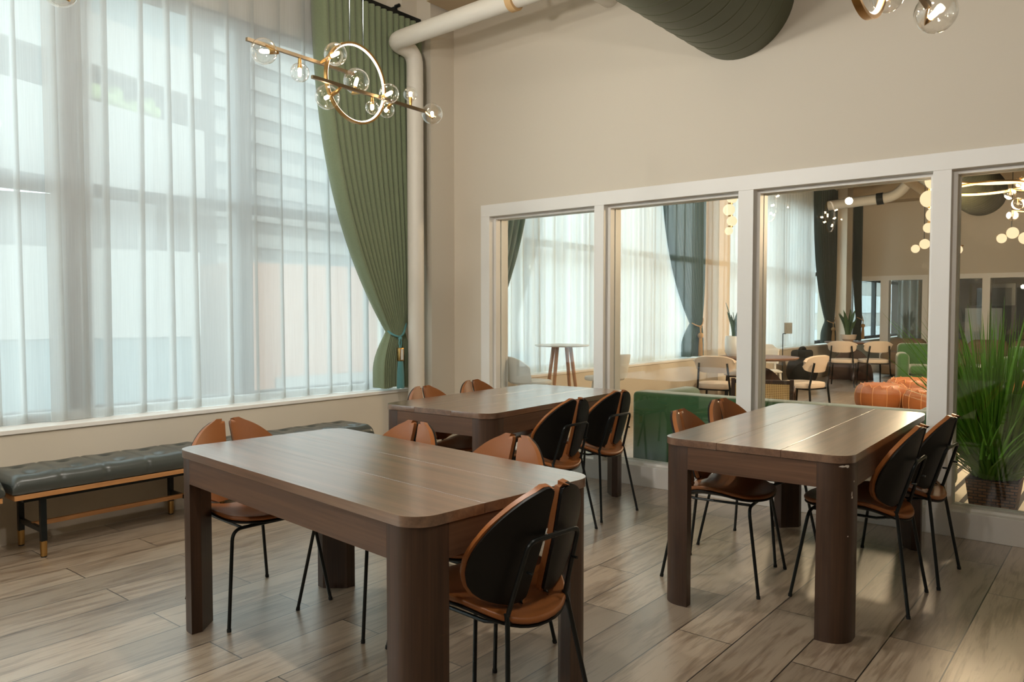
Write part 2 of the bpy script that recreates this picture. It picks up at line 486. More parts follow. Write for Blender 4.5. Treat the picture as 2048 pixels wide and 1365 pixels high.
# ------------------------------------------------------------------ mesh helpers
class MB:
    def __init__(s):
        s.b = bmesh.new()

    def box(s, x0, x1, y0, y1, z0, z1, bev=0.0):
        r = bmesh.ops.create_cube(s.b, size=1.0)
        v = r['verts']
        bmesh.ops.scale(s.b, vec=(x1 - x0, y1 - y0, z1 - z0), verts=v)
        bmesh.ops.translate(s.b, vec=((x0 + x1) / 2, (y0 + y1) / 2, (z0 + z1) / 2), verts=v)
        if bev > 0:
            ed = list({e for q in v for e in q.link_edges})
            bmesh.ops.bevel(s.b, geom=ed, offset=bev, segments=3, profile=0.5, affect='EDGES')
        return s

    def prism(s, pts, z0, z1, bev=0.0, axis='z'):
        """extrude polygon (list of 2d) along an axis"""
        def mk(p, h):
            if axis == 'z':
                return (p[0], p[1], h)
            if axis == 'y':
                return (p[0], h, p[1])
            return (h, p[0], p[1])
        lo = [s.b.verts.new(mk(p, z0)) for p in pts]
        hi = [s.b.verts.new(mk(p, z1)) for p in pts]
        n = len(pts)
        f0 = s.b.faces.new(lo[::-1])
        f1 = s.b.faces.new(hi)
        for i in range(n):
            s.b.faces.new((lo[i], lo[(i + 1) % n], hi[(i + 1) % n], hi[i]))
        if bev > 0:
            bmesh.ops.bevel(s.b, geom=list(f1.edges) + list(f0.edges), offset=bev, segments=2, profile=0.5, affect='EDGES')
        return s

    def tube(s, pts, r, seg=10, closed=False, cap=True):
        pts = [Vector(p) for p in pts]
        n = len(pts)
        rs = r if isinstance(r, (list, tuple)) else [r] * n
        rings = []
        prev = None
        for i, p in enumerate(pts):
            if closed:
                t = (pts[(i + 1) % n] - pts[i - 1]).normalized()
            elif i == 0:
                t = (pts[1] - p).normalized()
            elif i == n - 1:
                t = (p - pts[i - 1]).normalized()
            else:
                t = ((pts[i + 1] - p).normalized() + (p - pts[i - 1]).normalized()).normalized()
            if prev is None:
                a = Vector((0, 0, 1)) if abs(t.z) < 0.9 else Vector((1, 0, 0))
                u = t.cross(a).normalized()
            else:
                u = (prev - t * prev.dot(t))
                u = u.normalized() if u.length > 1e-6 else t.orthogonal().normalized()
            prev = u
            v = t.cross(u)
            rings.append([s.b.verts.new(p + (u * math.cos(2 * PI * k / seg) + v * math.sin(2 * PI * k / seg)) * rs[i]) for k in range(seg)])
        m = n if closed else n - 1
        for i in range(m):
            a, b = rings[i], rings[(i + 1) % n]
            for k in range(seg):
                s.b.faces.new((a[k], a[(k + 1) % seg], b[(k + 1) % seg], b[k]))
        if cap and not closed:
            s.b.faces.new(rings[0][::-1])
            s.b.faces.new(rings[-1])
        return s

    def lathe(s, prof, seg=24, origin=(0, 0, 0), mat=None):
        """prof: list of (r, z)"""
        rings = []
        o = Vector(origin)
        for r, z in prof:
            if r < 1e-5:
                p = Vector((0, 0, z))
                p = (mat @ p if mat else p) + o
                rings.append([s.b.verts.new(p)])
            else:
                ring = []
                for k in range(seg):
                    p = Vector((r * math.cos(2 * PI * k / seg), r * math.sin(2 * PI * k / seg), z))
                    ring.append(s.b.verts.new((mat @ p if mat else p) + o))
                rings.append(ring)
        for a, b in zip(rings[:-1], rings[1:]):
            if len(a) == 1 and len(b) == 1:
                continue
            for k in range(seg):
                if len(a) == 1:
                    s.b.faces.new((a[0], b[(k + 1) % seg], b[k]))
                elif len(b) == 1:
                    s.b.faces.new((a[k], a[(k + 1) % seg], b[0]))
                else:
                    s.b.faces.new((a[k], a[(k + 1) % seg], b[(k + 1) % seg], b[k]))
        if len(rings[0]) > 1:
            s.b.faces.new(rings[0][::-1])
        if len(rings[-1]) > 1:
            s.b.faces.new(rings[-1])
        return s

    def sphere(s, c, r, seg=20, rings=12, sx=1, sy=1, sz=1):
        q = bmesh.ops.create_uvsphere(s.b, u_segments=seg, v_segments=rings, radius=r)
        bmesh.ops.scale(s.b, vec=(sx, sy, sz), verts=q['verts'])
        bmesh.ops.translate(s.b, vec=c, verts=q['verts'])
        return s

    def grid(s, fn, nu, nv, thick=None, closed_u=False):
        """fn(i/nu, j/nv) -> Vector ; optional thickness offsets along normals (closed solid)"""
        P = [[Vector(fn(i / nu, j / nv)) for j in range(nv + 1)] for i in range(nu + (0 if closed_u else 1))]
        V = [[s.b.verts.new(p) for p in row] for row in P]
        nU = len(V)
        rng = range(nU if closed_u else nU - 1)
        for i in rng:
            for j in range(nv):
                s.b.faces.new((V[i][j], V[(i + 1) % nU][j], V[(i + 1) % nU][j + 1], V[i][j + 1]))
        if thick:
            W = []
            for i in range(nU):
                row = []
                for j in range(nv + 1):
                    i0, i1 = max(i - 1, 0), min(i + 1, nU - 1)
                    j0, j1 = max(j - 1, 0), min(j + 1, nv)
                    n = (P[i1][j] - P[i0][j]).cross(P[i][j1] - P[i][j0])
                    n = n.normalized() if n.length > 1e-12 else Vector((1, 0, 0))
                    row.append(s.b.verts.new(P[i][j] + n * thick))
                W.append(row)
            for i in rng:
                for j in range(nv):
                    s.b.faces.new((W[i][j + 1], W[i + 1][j + 1], W[i + 1][j], W[i][j]))
            for j in range(nv):
                s.b.faces.new((V[0][j + 1], W[0][j + 1], W[0][j], V[0][j]))
                s.b.faces.new((V[-1][j], W[-1][j], W[-1][j + 1], V[-1][j + 1]))
            for i in range(nU - 1):
                s.b.faces.new((V[i][0], W[i][0], W[i + 1][0], V[i + 1][0]))
                s.b.faces.new((V[i + 1][-1], W[i + 1][-1], W[i][-1], V[i][-1]))
        return s

    def pad(s, outline, height, thick, n=40, rings=6, edge=0.5, puff=0.0):
        """cushion: outline(t)->(x,y); height(x,y)->z of underside; rounded rim; closed solid"""
        prof = []
        for k in range(rings + 1):                   # underside from centre to rim
            prof.append((k / rings * 0.96, 0.0))
        for a in (0.15, 0.35, 0.5, 0.65, 0.85):       # rim
            ang = -PI / 2 + PI * a
            prof.append((0.96 + 0.04 * math.cos(ang) * 1.0, 0.5 + 0.5 * math.sin(ang)))
        for k in range(rings, -1, -1):
            f = k / rings
            prof.append((f * 0.96, 1.0 + puff * (1 - f * f)))
        ringsv = []
        for f, h in prof:
            if f < 1e-6:
                z = height(0, 0)
                cx = sum(outline(i / n)[0] for i in range(n)) / n
                cyy = sum(outline(i / n)[1] for i in range(n)) / n
                ringsv.append([s.b.verts.new((cx, cyy, height(cx, cyy) + h * thick))])
            else:
                cx = sum(outline(i / n)[0] for i in range(n)) / n
                cyy = sum(outline(i / n)[1] for i in range(n)) / n
                ring = []
                for i in range(n):
                    x, y = outline(i / n)
                    x, y = cx + (x - cx) * f, cyy + (y - cyy) * f
                    ring.append(s.b.verts.new((x, y, height(x, y) + h * thick)))
                ringsv.append(ring)
        for a, b in zip(ringsv[:-1], ringsv[1:]):
            for k in range(n):
                k2 = (k + 1) % n
                if len(a) == 1:
                    s.b.faces.new((a[0], b[k2], b[k]))
                elif len(b) == 1:
                    s.b.faces.new((a[k], a[k2], b[0]))
                else:
                    s.b.faces.new((a[k], a[k2], b[k2], b[k]))
        return s

    def xf(s, m):
        bmesh.ops.transform(s.b, matrix=m, verts=s.b.verts)
        return s

    def build(s, name, mat, parent=None, smooth=True, auto=35):
        bmesh.ops.recalc_face_normals(s.b, faces=s.b.faces)
        me = bpy.data.meshes.new(name)
        if smooth:
            for f in s.b.faces:
                f.smooth = True
            for e in s.b.edges:
                if len(e.link_faces) == 2 and e.calc_face_angle(0) > R(auto):
                    e.smooth = False
        s.b.to_mesh(me)
        s.b.free()
        o = bpy.data.objects.new(name, me)
        me.materials.append(mat)
        col.objects.link(o)
        if parent:
            o.parent = parent
        return o


def bx(x0, x1, y0, y1, z0, z1, bev=0.0):
    return MB().box(x0, x1, y0, y1, z0, z1, bev)


def tag(o, label=None, cat=None, group=None, kind=None):
    if label:
        o['label'] = label
    if cat:
        o['category'] = cat
    if group:
        o['group'] = group
    if kind:
        o['kind'] = kind
    return o


def empty(name, loc=(0, 0, 0), rz=0.0):
    o = bpy.data.objects.new(name, None)
    o.empty_display_size = 0.1
    o.location = loc
    o.rotation_euler = (0, 0, rz)
    col.objects.link(o)
    return o


def thing(name, label, cat, loc=(0, 0, 0), rz=0.0, group=None):
    return tag(empty(name, loc, rz), label, cat, group)


def struct(name, mb, mat, smooth=False):
    o = mb.build(name, mat, None, smooth)
    o['kind'] = 'structure'
    return o


KIDS = {}


def kids_of(o):
    return [c for c in bpy.data.objects if c.parent == o]


def copy_tree(src, loc, rz, label=None, group=None):
    def rec(o, parent):
        c = o.copy()
        col.objects.link(c)
        c.parent = parent
        for k in kids_of(o):
            rec(k, c)
        return c
    r = rec(src, None)
    r.location = loc
    r.rotation_euler = (0, 0, rz)
    if label:
        r['label'] = label
    if group:
        r['group'] = group
    return r


def arc(c, r, a0, a1, n, plane='xz'):
    out = []
    for i in range(n + 1):
        a = a0 + (a1 - a0) * i / n
        u, v = r * math.cos(a), r * math.sin(a)
        out.append({'xz': (c[0] + u, c[1], c[2] + v), 'yz': (c[0], c[1] + u, c[2] + v), 'xy': (c[0] + u, c[1] + v, c[2])}[plane])
    return out


def bend(pts, rad, n=6):
    """round the corners of a polyline"""
    P = [Vector(p) for p in pts]
    out = [P[0]]
    for a, b, c in zip(P[:-2], P[1:-1], P[2:]):
        d0 = (a - b)
        d1 = (c - b)
        t = min(rad, d0.length * 0.48, d1.length * 0.48)
        p0 = b + d0.normalized() * t
        p1 = b + d1.normalized() * t
        for i in range(n + 1):
            s = i / n
            out.append(p0 * (1 - s) ** 2 + b * 2 * s * (1 - s) + p1 * s * s)
    out.append(P[-1])
    return out


def smooth01(t):
    t = max(0, min(1, t))
    return t * t * (3 - 2 * t)


# ================================================================== THE SETTING
YW, XW = 5.211, -5.036
XR, YB = 3.2, -4.2
CEIL = 4.4
GLY = 5.335
YF = 18.4
struct('floor', bx(-5.5, XR, YB, 25, -0.12, 0), M['floor'])
struct('ceiling', bx(-5.5, XR, YB, 5.3, CEIL, CEIL + 0.15), M['ceil_room'])
struct('ceiling', bx(-5.5, XR, 5.3, 25, CEIL, CEIL + 0.15), M['ceil'])
struct('wall_right', bx(XR, XR + 0.15, YB, 25, 0, CEIL), M['wall_dim'])
struct('wall_front', bx(-5.5, XR, YB - 0.15, YB, 0, CEIL), M['wall_dim'])


def window_wall(n, y0, y1, mull, openable=None):
    """apron, sill, head and glazing of one bay of the window side"""
    struct('wall_left', bx(-5.45, XW, y0, y1, 0, 0.636), M['wall'])
    struct('trim_%d' % (20 + n), bx(-5.36, XW + 0.012, y0, y1, 0.637, 0.664, 0.003), M['trim'])
    struct('wall_left', bx(-5.45, -5.30, y0, y1, 3.54, CEIL), M['wall'])
    wroot = empty('window_%d' % n)
    wroot['kind'] = 'structure'
    f = MB()
    f.box(-5.36, -5.27, y0, y1, 0.665, 0.73)
    f.box(-5.36, -5.27, y0, y1, 3.47, 3.54)
    f.box(-5.345, -5.285, y0, y1, 2.095, 2.17)
    f.build('frame', M['frame_dark'], wroot, False)
    for (a, b) in mull:
        bx(-5.36, -5.265, a, b, 0.73, 3.47).build('mullion', M['frame_dark'], wroot, False)
    edges = [y0] + [q for ab in mull for q in ab] + [y1]
    for a, b in zip(edges[0::2], edges[1::2]):
        if b - a > 0.1:
            bx(-5.322, -5.314, a, b, 0.73, 3.47).build('pane', M['winglass'], wroot, False)


mulls = [(-3.0 + 1.24 * k, -2.87 + 1.24 * k) for k in range(6)]
window_wall(1, YB, 4.73, mulls)
window_wall(2, 5.45, 10.75, [(6.6, 6.72), (7.9, 8.02), (9.2, 9.32)])
window_wall(3, 11.6, 17.3, [(12.9, 13.02), (14.3, 14.42), (15.7, 15.82)])
window_wall(4, 18.55, 24.0, [(19.9, 20.0), (21.3, 21.4), (22.7, 22.8)])
# piers between the bays
p = MB()
p.box(-5.45, -5.10, 4.73, 4.915, 0, CEIL)
p.box(-5.45, -4.926, 4.913, 5.45, 0, CEIL)
struct('wall_left', p, M['wall'])
p = MB()
p.box(-5.45, -5.08, 10.75, 11.6, 0, CEIL)
p.box(-5.45, -4.90, 10.95, 11.35, 0, CEIL)
struct('wall_left', p, M['wall'])
p = MB()
p.box(-5.45, -5.08, 17.3, 18.4, 0, CEIL)
p.box(-5.45, -4.90, 17.45, 17.85, 0, CEIL)
struct('wall_left', p, M['wall'])

# partition with four interior windows
OPEN = [(-4.49, -3.385), (-3.295, -2.19), (-2.08, -0.975), (-0.875, 0.23)]
ZB, ZT, ZTT = 0.155, 2.19, 2.295
wl = MB()
wl.box(-5.45, -4.585, YW, YW + 0.24, 0, CEIL)
wl.box(-4.585, XR, YW, YW + 0.24, ZTT, CEIL)
wl.box(0.33, XR, YW, YW + 0.24, 0, ZTT)
struct('wall_back', wl, M['wall'])
fr = MB()
xs = [-4.59] + [v for o in OPEN for v in o] + [0.335]
fr.box(-4.59, 0.335, YW - 0.012, YW + 0.252, ZT, ZTT, 0.003)
for a, b in zip(xs[0::2], xs[1::2]):
    fr.box(a, b, YW - 0.012, YW + 0.252, ZB, ZT, 0.003)
fr.box(-4.59, 0.335, YW - 0.012, YW + 0.252, 0.0, ZB, 0.003)
struct('trim_1', fr, M['trim'])
for i, (a, b) in enumerate(OPEN):
    wr = empty('window_%d' % (5 + i))
    wr['kind'] = 'structure'
    st = MB()
    for y0, y1, t in ((YW + 0.055, GLY - 0.008, 0.022), (GLY + 0.008, GLY + 0.06, 0.022)):
        st.box(a, a + t, y0, y1, ZB, ZT)
        st.box(b - t, b, y0, y1, ZB, ZT)
        st.box(a + t, b - t, y0, y1, ZT - t, ZT)
        st.box(a + t, b - t, y0, y1, ZB, ZB + t * 0.7)
    st.build('glazing_stop', M['trim'], wr, False)
    bx(a, b, GLY - 0.004, GLY + 0.004, ZB, ZT).build('pane', M['glass'], wr, False)

# far partition of the lounge
FO = [(-5.05, -4.44), (-4.27, -3.61), (-3.0, -2.5), (-2.36, -1.5), (-1.36, -0.5), (-0.36, 0.6)]
wl = MB()
wl.box(-5.45, XR, YF, YF + 0.2, 2.13, CEIL)
wl.box(-3.5, -3.1, YF, YF + 0.2, 0, 2.13)
wl.box(0.7, XR, YF, YF + 0.2, 0, 2.13)
struct('wall_far', wl, M['wall'])
fr = MB()
fr.box(-5.05, -3.5, YF - 0.012, YF + 0.21, 2.03, 2.13)
fr.box(-3.1, 0.7, YF - 0.012, YF + 0.21, 2.03, 2.13)
fr.box(-5.05, -3.5, YF - 0.012, YF + 0.21, 0, 0.2)
fr.box(-3.1, 0.7, YF - 0.012, YF + 0.21, 0, 0.2)
xs = [q for o in FO for q in o]
for a, b in ((-4.44, -4.27), (-3.61, -3.5), (-3.1, -3.0), (-2.5, -2.36), (-1.5, -1.36), (-0.5, -0.36), (0.6, 0.7)):
    fr.box(a, b, YF - 0.012, YF + 0.21, 0.2, 2.03)
struct('trim_2', fr, M['trim'])
for i, (a, b) in enumerate(FO):
    wr = empty('window_%d' % (9 + i))
    wr['kind'] = 'structure'
    bx(a, b, YF + 0.08, YF + 0.088, 0.2, 2.03).build('pane', M['glass'], wr, False)
struct('wall_rear', bx(-5.5, XR, 24.0, 24.2, 0, CEIL), M['dark_panel'])

# ceiling beams
for n, (x0, x1, y0, y1, z0) in enumerate([(-4.86, XR, 4.80, 5.20, 4.04), (-5.2, XR, 17.9, 18.38, 3.72), (-5.2, XR, 11.0, 11.4, 4.05)]):
    o = struct('ceiling_beam' if n == 0 else 'ceiling_beam.%03d' % n, bx(x0, x1, y0, y1, z0, CEIL - 0.002), M['beam'])


# ================================================================== CURTAINS
def sheer(name, y0, y1, seed, label, group, z0=0.668, z1=3.95, xc=-5.17, lam=(0.12, 0.33), mat='sheer', gather=(0, 0)):
    rnd = random.Random(seed)
    # phase table: folds of random width
    cuts = [y0]
    while cuts[-1] < y1:
        cuts.append(cuts[-1] + rnd.uniform(*lam) * (0.55 if (cuts[-1] - y0 < gather[0] or y1 - cuts[-1] < gather[1]) else 1))
    amps = [rnd.uniform(0.55, 1.0) for _ in cuts]
    drift = [rnd.uniform(-0.03, 0.035) for _ in cuts]
    nseg = len(cuts) - 1
    per = 25
    N = nseg * per

    strip = [rnd.uniform(0.02, 0.055) for _ in cuts]

    def fn(u, v):
        t = u * nseg
        k = min(int(t), nseg - 1)
        f = t - k
        L = cuts[k + 1] - cuts[k]
        d = min(strip[k], L * 0.4) * (1.15 - 0.3 * v)
        a = 0.72 * L + d / 2
        if f < 0.5:
            g = f / 0.5
            y, lay = a * g, math.sin(PI * g) * 0.5
        elif f < 0.72:
            g = smooth01((f - 0.5) / 0.22)
            y, lay = a - d * g, -0.75 * math.sin(PI * g) * 0.6 - g * 0.2
        else:
            g = (f - 0.72) / 0.28
            y, lay = a - d + (L - a + d) * g, -0.2 + 0.2 * g
        dr = drift[k] * (1 - f) + drift[min(k + 1, nseg)] * f
        y = cuts[k] + y + dr * (1 - v) ** 1.3
        x = xc + 0.030 * lay * (1.3 - 0.5 * v) + 0.014 * math.sin(4.1 * y + seed) * (1.2 - v)
        return (x, y, z0 + (z1 - z0) * v)
    mb = MB().grid(fn, N, 14)
    o = mb.build(name, M[mat])
    tag(o, label, 'sheer curtain', group)

    def hemf(u, v):
        q = fn(u, v * 0.018)
        return (q[0] - 0.006, q[1], q[2])
    MB().grid(hemf, N, 1).build('hem', M['hem'], o)
    return o


SG = 'white sheer curtains across the windows'
sheer('sheer_curtain', -4.0, 2.06, 3, 'white sheer curtain panel at the far left of the big window', SG, gather=(0, 0.25), xc=-5.222)
sheer('sheer_curtain', 1.86, 4.62, 8, 'white sheer curtain panel of the near window ending behind the green tied-back drape', SG, gather=(0.2, 0.3), xc=-5.185)
sheer('sheer_curtain', 5.7, 10.3, 5, 'white sheer curtain behind the glass partition, beside the white bar stools', SG, mat='sheer_far', lam=(0.08, 0.2))
sheer('sheer_curtain', 11.7, 16.2, 6, 'white sheer curtain of the second lounge window, behind the black pole sign', SG, mat='sheer_far', lam=(0.08, 0.2))
sheer('sheer_curtain', 17.86, 18.25, 7, 'narrow white sheer strip beside the farthest dark drape', SG, xc=-5.02)


def drape(name, label, y_out, y_top, z_tie, y_tie, bot, mat, pleats, rope, seed, x0=-5.03, z0=0.69, z1=3.90, gold=True, amp=0.042, tx=None):
    """tied-back drape: y_out outer edge (near the pier), y_top inner edge at the top, gathered at y_tie=(inner, outer)"""
    rnd = random.Random(seed)
    jit = [rnd.uniform(-0.25, 0.25) for _ in range(pleats + 2)]

    def edge(z):
        if z >= z_tie:
            t = (z1 - z) / (z1 - z_tie)
            a = y_top + (y_tie[0] - y_top) * (0.10 * t + 0.90 * t ** 2.6)
            b = y_out + (y_tie[1] - y_out) * (t ** 6)
            c = t ** 5
        else:
            t = (z_tie - z) / (z_tie - z0)
            s = math.sin(min(1, t * 1.4) * PI / 2)
            a = y_tie[0] + (bot[0] - y_tie[0]) * s
            b = y_tie[1] + (bot[1] - y_tie[1]) * s
            c = 1 - s * 0.8
        return a, b, c

    def fn(u, v):
        z = z0 + (z1 - z0) * v
        a, b, c = edge(z)
        sg = 1 if b > a else -1
        if u < 0.05:
            # leading edge: the hem turned back towards the window
            g = u / 0.05
            x = x0 - 0.115 * (1 - 0.6 * c) * (1 - g)
            return (x, a - sg * 0.012 * math.sin(PI * g), z)
        u = (u - 0.05) / 0.95
        ph = u * pleats
        k = int(min(ph, pleats - 1e-6))
        f = ph - k
        wv = 2 * math.sin(PI * f) ** 0.75 - 1
        y = a + (b - a) * u
        am = amp * (1 - 0.5 * c) * (1 + 0.4 * jit[k])
        x = x0 + am * (wv + 1) * 0.5 + 0.045 * c * math.sin(PI * u)
        if v < 0.02:
            z += 0.006 * math.sin(9 * u + seed)
        return (x, y, z)
    o = MB().grid(fn, pleats * 12, 60, thick=0.003).build(name, mat, None, True, 80)
    tag(o, label, 'curtain')
    # tie rope, child of the drape
    yi, yo = y_tie
    s = 1 if yo > yi else -1
    pts = [(x0 + 0.0, yo + s * 0.03, z_tie + 0.10), (x0 + 0.05, yo - s * 0.01, z_tie + 0.06), (x0 + 0.085, yi + (yo - yi) * 0.55, z_tie - 0.015),
           (x0 + 0.09, yi + (yo - yi) * 0.25, z_tie - 0.045), (x0 + 0.05, yi - s * 0.012, z_tie - 0.02), (x0 - 0.03, yi - s * 0.005, z_tie + 0.02)]
    rp = MB().tube(bend(pts, 0.06), 0.009, 8)
    ty = yi + (yo - yi) * 0.22
    tx = x0 + 0.10
    rp.sphere((tx, ty, z_tie - 0.055), 0.018, 10, 8)
    for dy in (-0.014, 0.014):
        rp.tube([(tx, ty + dy * 0.4, z_tie - 0.06), (tx, ty + dy, z_tie - 0.09), (tx, ty + dy * 0.3, z_tie - 0.14)], 0.006, 8)
    tie = rp.build('tie_rope', rope, o)
    zt = z_tie - 0.135
    if gold:
        bx(tx - 0.02, tx + 0.02, ty - 0.024, ty + 0.024, zt - 0.115, zt, 0.004).build('tassel_block', M['gold'], o)
        bx(tx + 0.0201, tx + 0.022, ty - 0.014, ty + 0.014, zt - 0.103, zt - 0.012).build('block_inlay', M['board'], o)
        zt -= 0.116
        tl = 0.225
    else:
        MB().sphere((tx, ty, zt - 0.04), 0.045, 14, 10).build('tassel_knob', rope, o)
        zt -= 0.075
        tl = 0.25
    ts = MB()
    for k in range(26):
        a = 2 * PI * k / 26
        r0, r1 = 0.019, 0.028
        ts.tube([(tx + r0 * math.cos(a), ty + r0 * math.sin(a), zt), (tx + r1 * math.cos(a), ty + r1 * math.sin(a), zt - tl * 0.5),
                 (tx + r1 * 1.05 * math.cos(a), ty + r1 * 1.05 * math.sin(a), zt - tl - 0.012 * rnd.random())], 0.0042, 5)
    ts.lathe([(0, 0), (0.02, 0), (0.026, -tl * 0.9), (0, -tl * 0.9)], 12, (tx, ty, zt))
    ts.build('tassel_fringe', rope, o)
    return o


drape('drape', 'tall green pleated drape tied back with a teal tassel beside the white pipe', 4.885, 3.80, 1.17, (4.50, 4.66), (4.40, 4.74), M['drape'], 16, M['rope'], 4)
drape('drape', 'dark teal drape just behind the glass at the left end of the partition', 5.50, 6.60, 1.17, (5.85, 5.55), (6.0, 5.5), M['drape_hazed'], 10, M['tan_rope'], 9)
drape('drape', 'dark teal drape with a tan tassel beside the first lounge column', 10.72, 9.55, 1.17, (10.35, 10.62), (10.2, 10.66), M['drape_far'], 10, M['tan_rope'], 12, gold=False)
drape('drape', 'almost black drape with a tan tassel beyond the black pole sign', 17.1, 16.0, 1.15, (16.6, 17.0), (16.5, 17.1), M['drape_dark'], 10, M['tan_rope'], 14, gold=False)
drape('drape', 'farthest dark drape beside the far inner window in the lounge', 18.36, 18.22, 1.2, (18.24, 18.36), (18.22, 18.38), M['drape_dark'], 4, M['tan_rope'], 15, x0=-4.86, gold=False, z1=3.7)

tr = thing('curtain_track', 'black curtain track above the green pleated drape', 'curtain track')
MB().box(-5.085, -5.035, -4.0, 4.90, 3.92, 3.955).build('rail', M['black_metal'], tr, False)
MB().box(-5.30, -5.04, 4.60, 4.625, 3.956, 3.985).build('bracket', M['black_metal'], tr, False)
MB().tube([(-5.06, 4.62, 3.99), (-5.01, 4.62, 3.99)], 0.016, 8).build('clip', M['black_metal'], tr)

# ================================================================== PIPES AND DUCTS
pp = thing('water_pipe', 'white painted pipe rising beside the green drape and bending along the ceiling', 'pipe')
path = bend([(-4.895, 4.69, 0.0), (-4.895, 4.69, 3.585), (-4.895, 4.43, 3.60), (-2.95, 4.41, 3.63), (-2.95, 4.41, CEIL - 0.002)], 0.15, 8)
MB().tube(path, 0.072, 20).build('pipe_run', M['pipe'], pp)
MB().tube([(-4.895, 4.69, 3.29), (-4.895, 4.69, 3.315)], 0.0735, 20).build('joint', M['pipe'], pp)
MB().tube([(-4.895, 4.69, 1.115), (-4.895, 4.69, 1.12)], 0.0732, 20).build('joint', M['pipe'], pp)
cl = MB().tube([(-3.60, 4.41, 3.61), (-3.545, 4.41, 3.61)], 0.083, 20)
cl.box(-3.585, -3.56, 4.40, 4.42, 3.68, CEIL - 0.001)
cl.build('pipe_clamp', M['tan_rope'], pp)

MB().tube(bend([(-3.25, YW - 0.001, 3.80), (-3.25, 3.2, 3.80)], 0.1), 0.085, 18).build('stub_pipe', M['pipe'])
tag(bpy.data.objects['stub_pipe'], 'short white pipe end entering the wall left of the green duct', 'pipe')


def duct(name, label, p0, p1, r, mat, ridge=0.15):
    p0, p1 = Vector(p0), Vector(p1)
    L = (p1 - p0).length
    n = int(L / ridge)
    prof = [(0, 0), (r, 0)]
    for k in range(1, n):
        z = L * k / n
        prof += [(r, z - 0.014), (r, z - 0.005), (r + 0.0028, z - 0.001), (r + 0.0028, z + 0.001), (r, z + 0.005), (r, z + 0.014)]
    prof += [(r, L), (0, L)]
    q = (p1 - p0).to_track_quat('Z', 'Y').to_matrix().to_4x4()
    sk = Matrix.Identity(4)
    m = MB().lathe(prof, 56)
    o = m.build(name, mat, None, True, 60)
    o.location = p0
    o.rotation_euler = q.to_euler()
    return tag(o, label, 'air duct')


duct('spiral_duct', 'big green round spiral duct running into the wall above the glass partition', (-2.2, YB + 0.05, 3.49), (-2.2, YW - 0.002, 3.49), 0.385, M['duct'])
duct('spiral_duct', 'dark green round duct end hanging in the lounge below the ring chandelier', (-2.15, 5.50, 3.49), (-1.97, 14.2, 3.22), 0.36, M['duct_far'])
pp = thing('water_pipe', 'white pipe crossing the far end of the lounge under the ceiling', 'pipe')
MB().tube(bend([(-4.95, 16.3, 3.5), (-3.7, 16.4, 3.58), (-3.4, 16.4, 3.95), (-3.4, 16.4, CEIL - 0.002)], 0.3, 8), 0.1, 16).build('pipe_run', M['pipe'], pp)
MB().tube([(-4.05, 16.37, 3.555), (-3.93, 16.38, 3.565)], 0.118, 16).build('pipe_clamp', M['black_metal'], pp)
pp = thing('tan_pipe', 'thick tan pipe slanting along the lounge ceiling behind the globe pendant', 'pipe')
MB().tube([(-3.2, 11.45, 3.86), (-3.0, 17.88, 3.5)], 0.16, 18).build('pipe_run', M['beam'], pp)
for q in (0.1, 0.5, 0.9):
    c = Vector((-3.2, 11.45, 3.86)).lerp(Vector((-3.0, 17.88, 3.5)), q)
    MB().box(c.x - 0.012, c.x + 0.012, c.y - 0.012, c.y + 0.012, c.z + 0.15, CEIL - 0.001).build('hanger', M['black_metal'], pp, False)


# ================================================================== CHANDELIERS
def globe(parent, c, r, d, bar_pt):
    """clear glass globe with its socket and bulb; d: direction from the socket into the globe"""
    c, d = Vector(c), Vector(d).normalized()
    g = MB().sphere(c, r, 24, 16).build('glass_globe', M['bulbglass'], parent)
    base = c - d * r
    MB().tube([Vector(bar_pt), base, c - d * r * 0.42], [0.006, 0.009, 0.011], 12).build('socket', M['gold'], parent)
    MB().tube([c - d * r * 0.42, c - d * r * 0.30, c + d * r * 0.22, c + d * r * 0.27], [0.006, 0.0085, 0.0085, 0.004], 10).build('bulb', M['bulb'], parent)


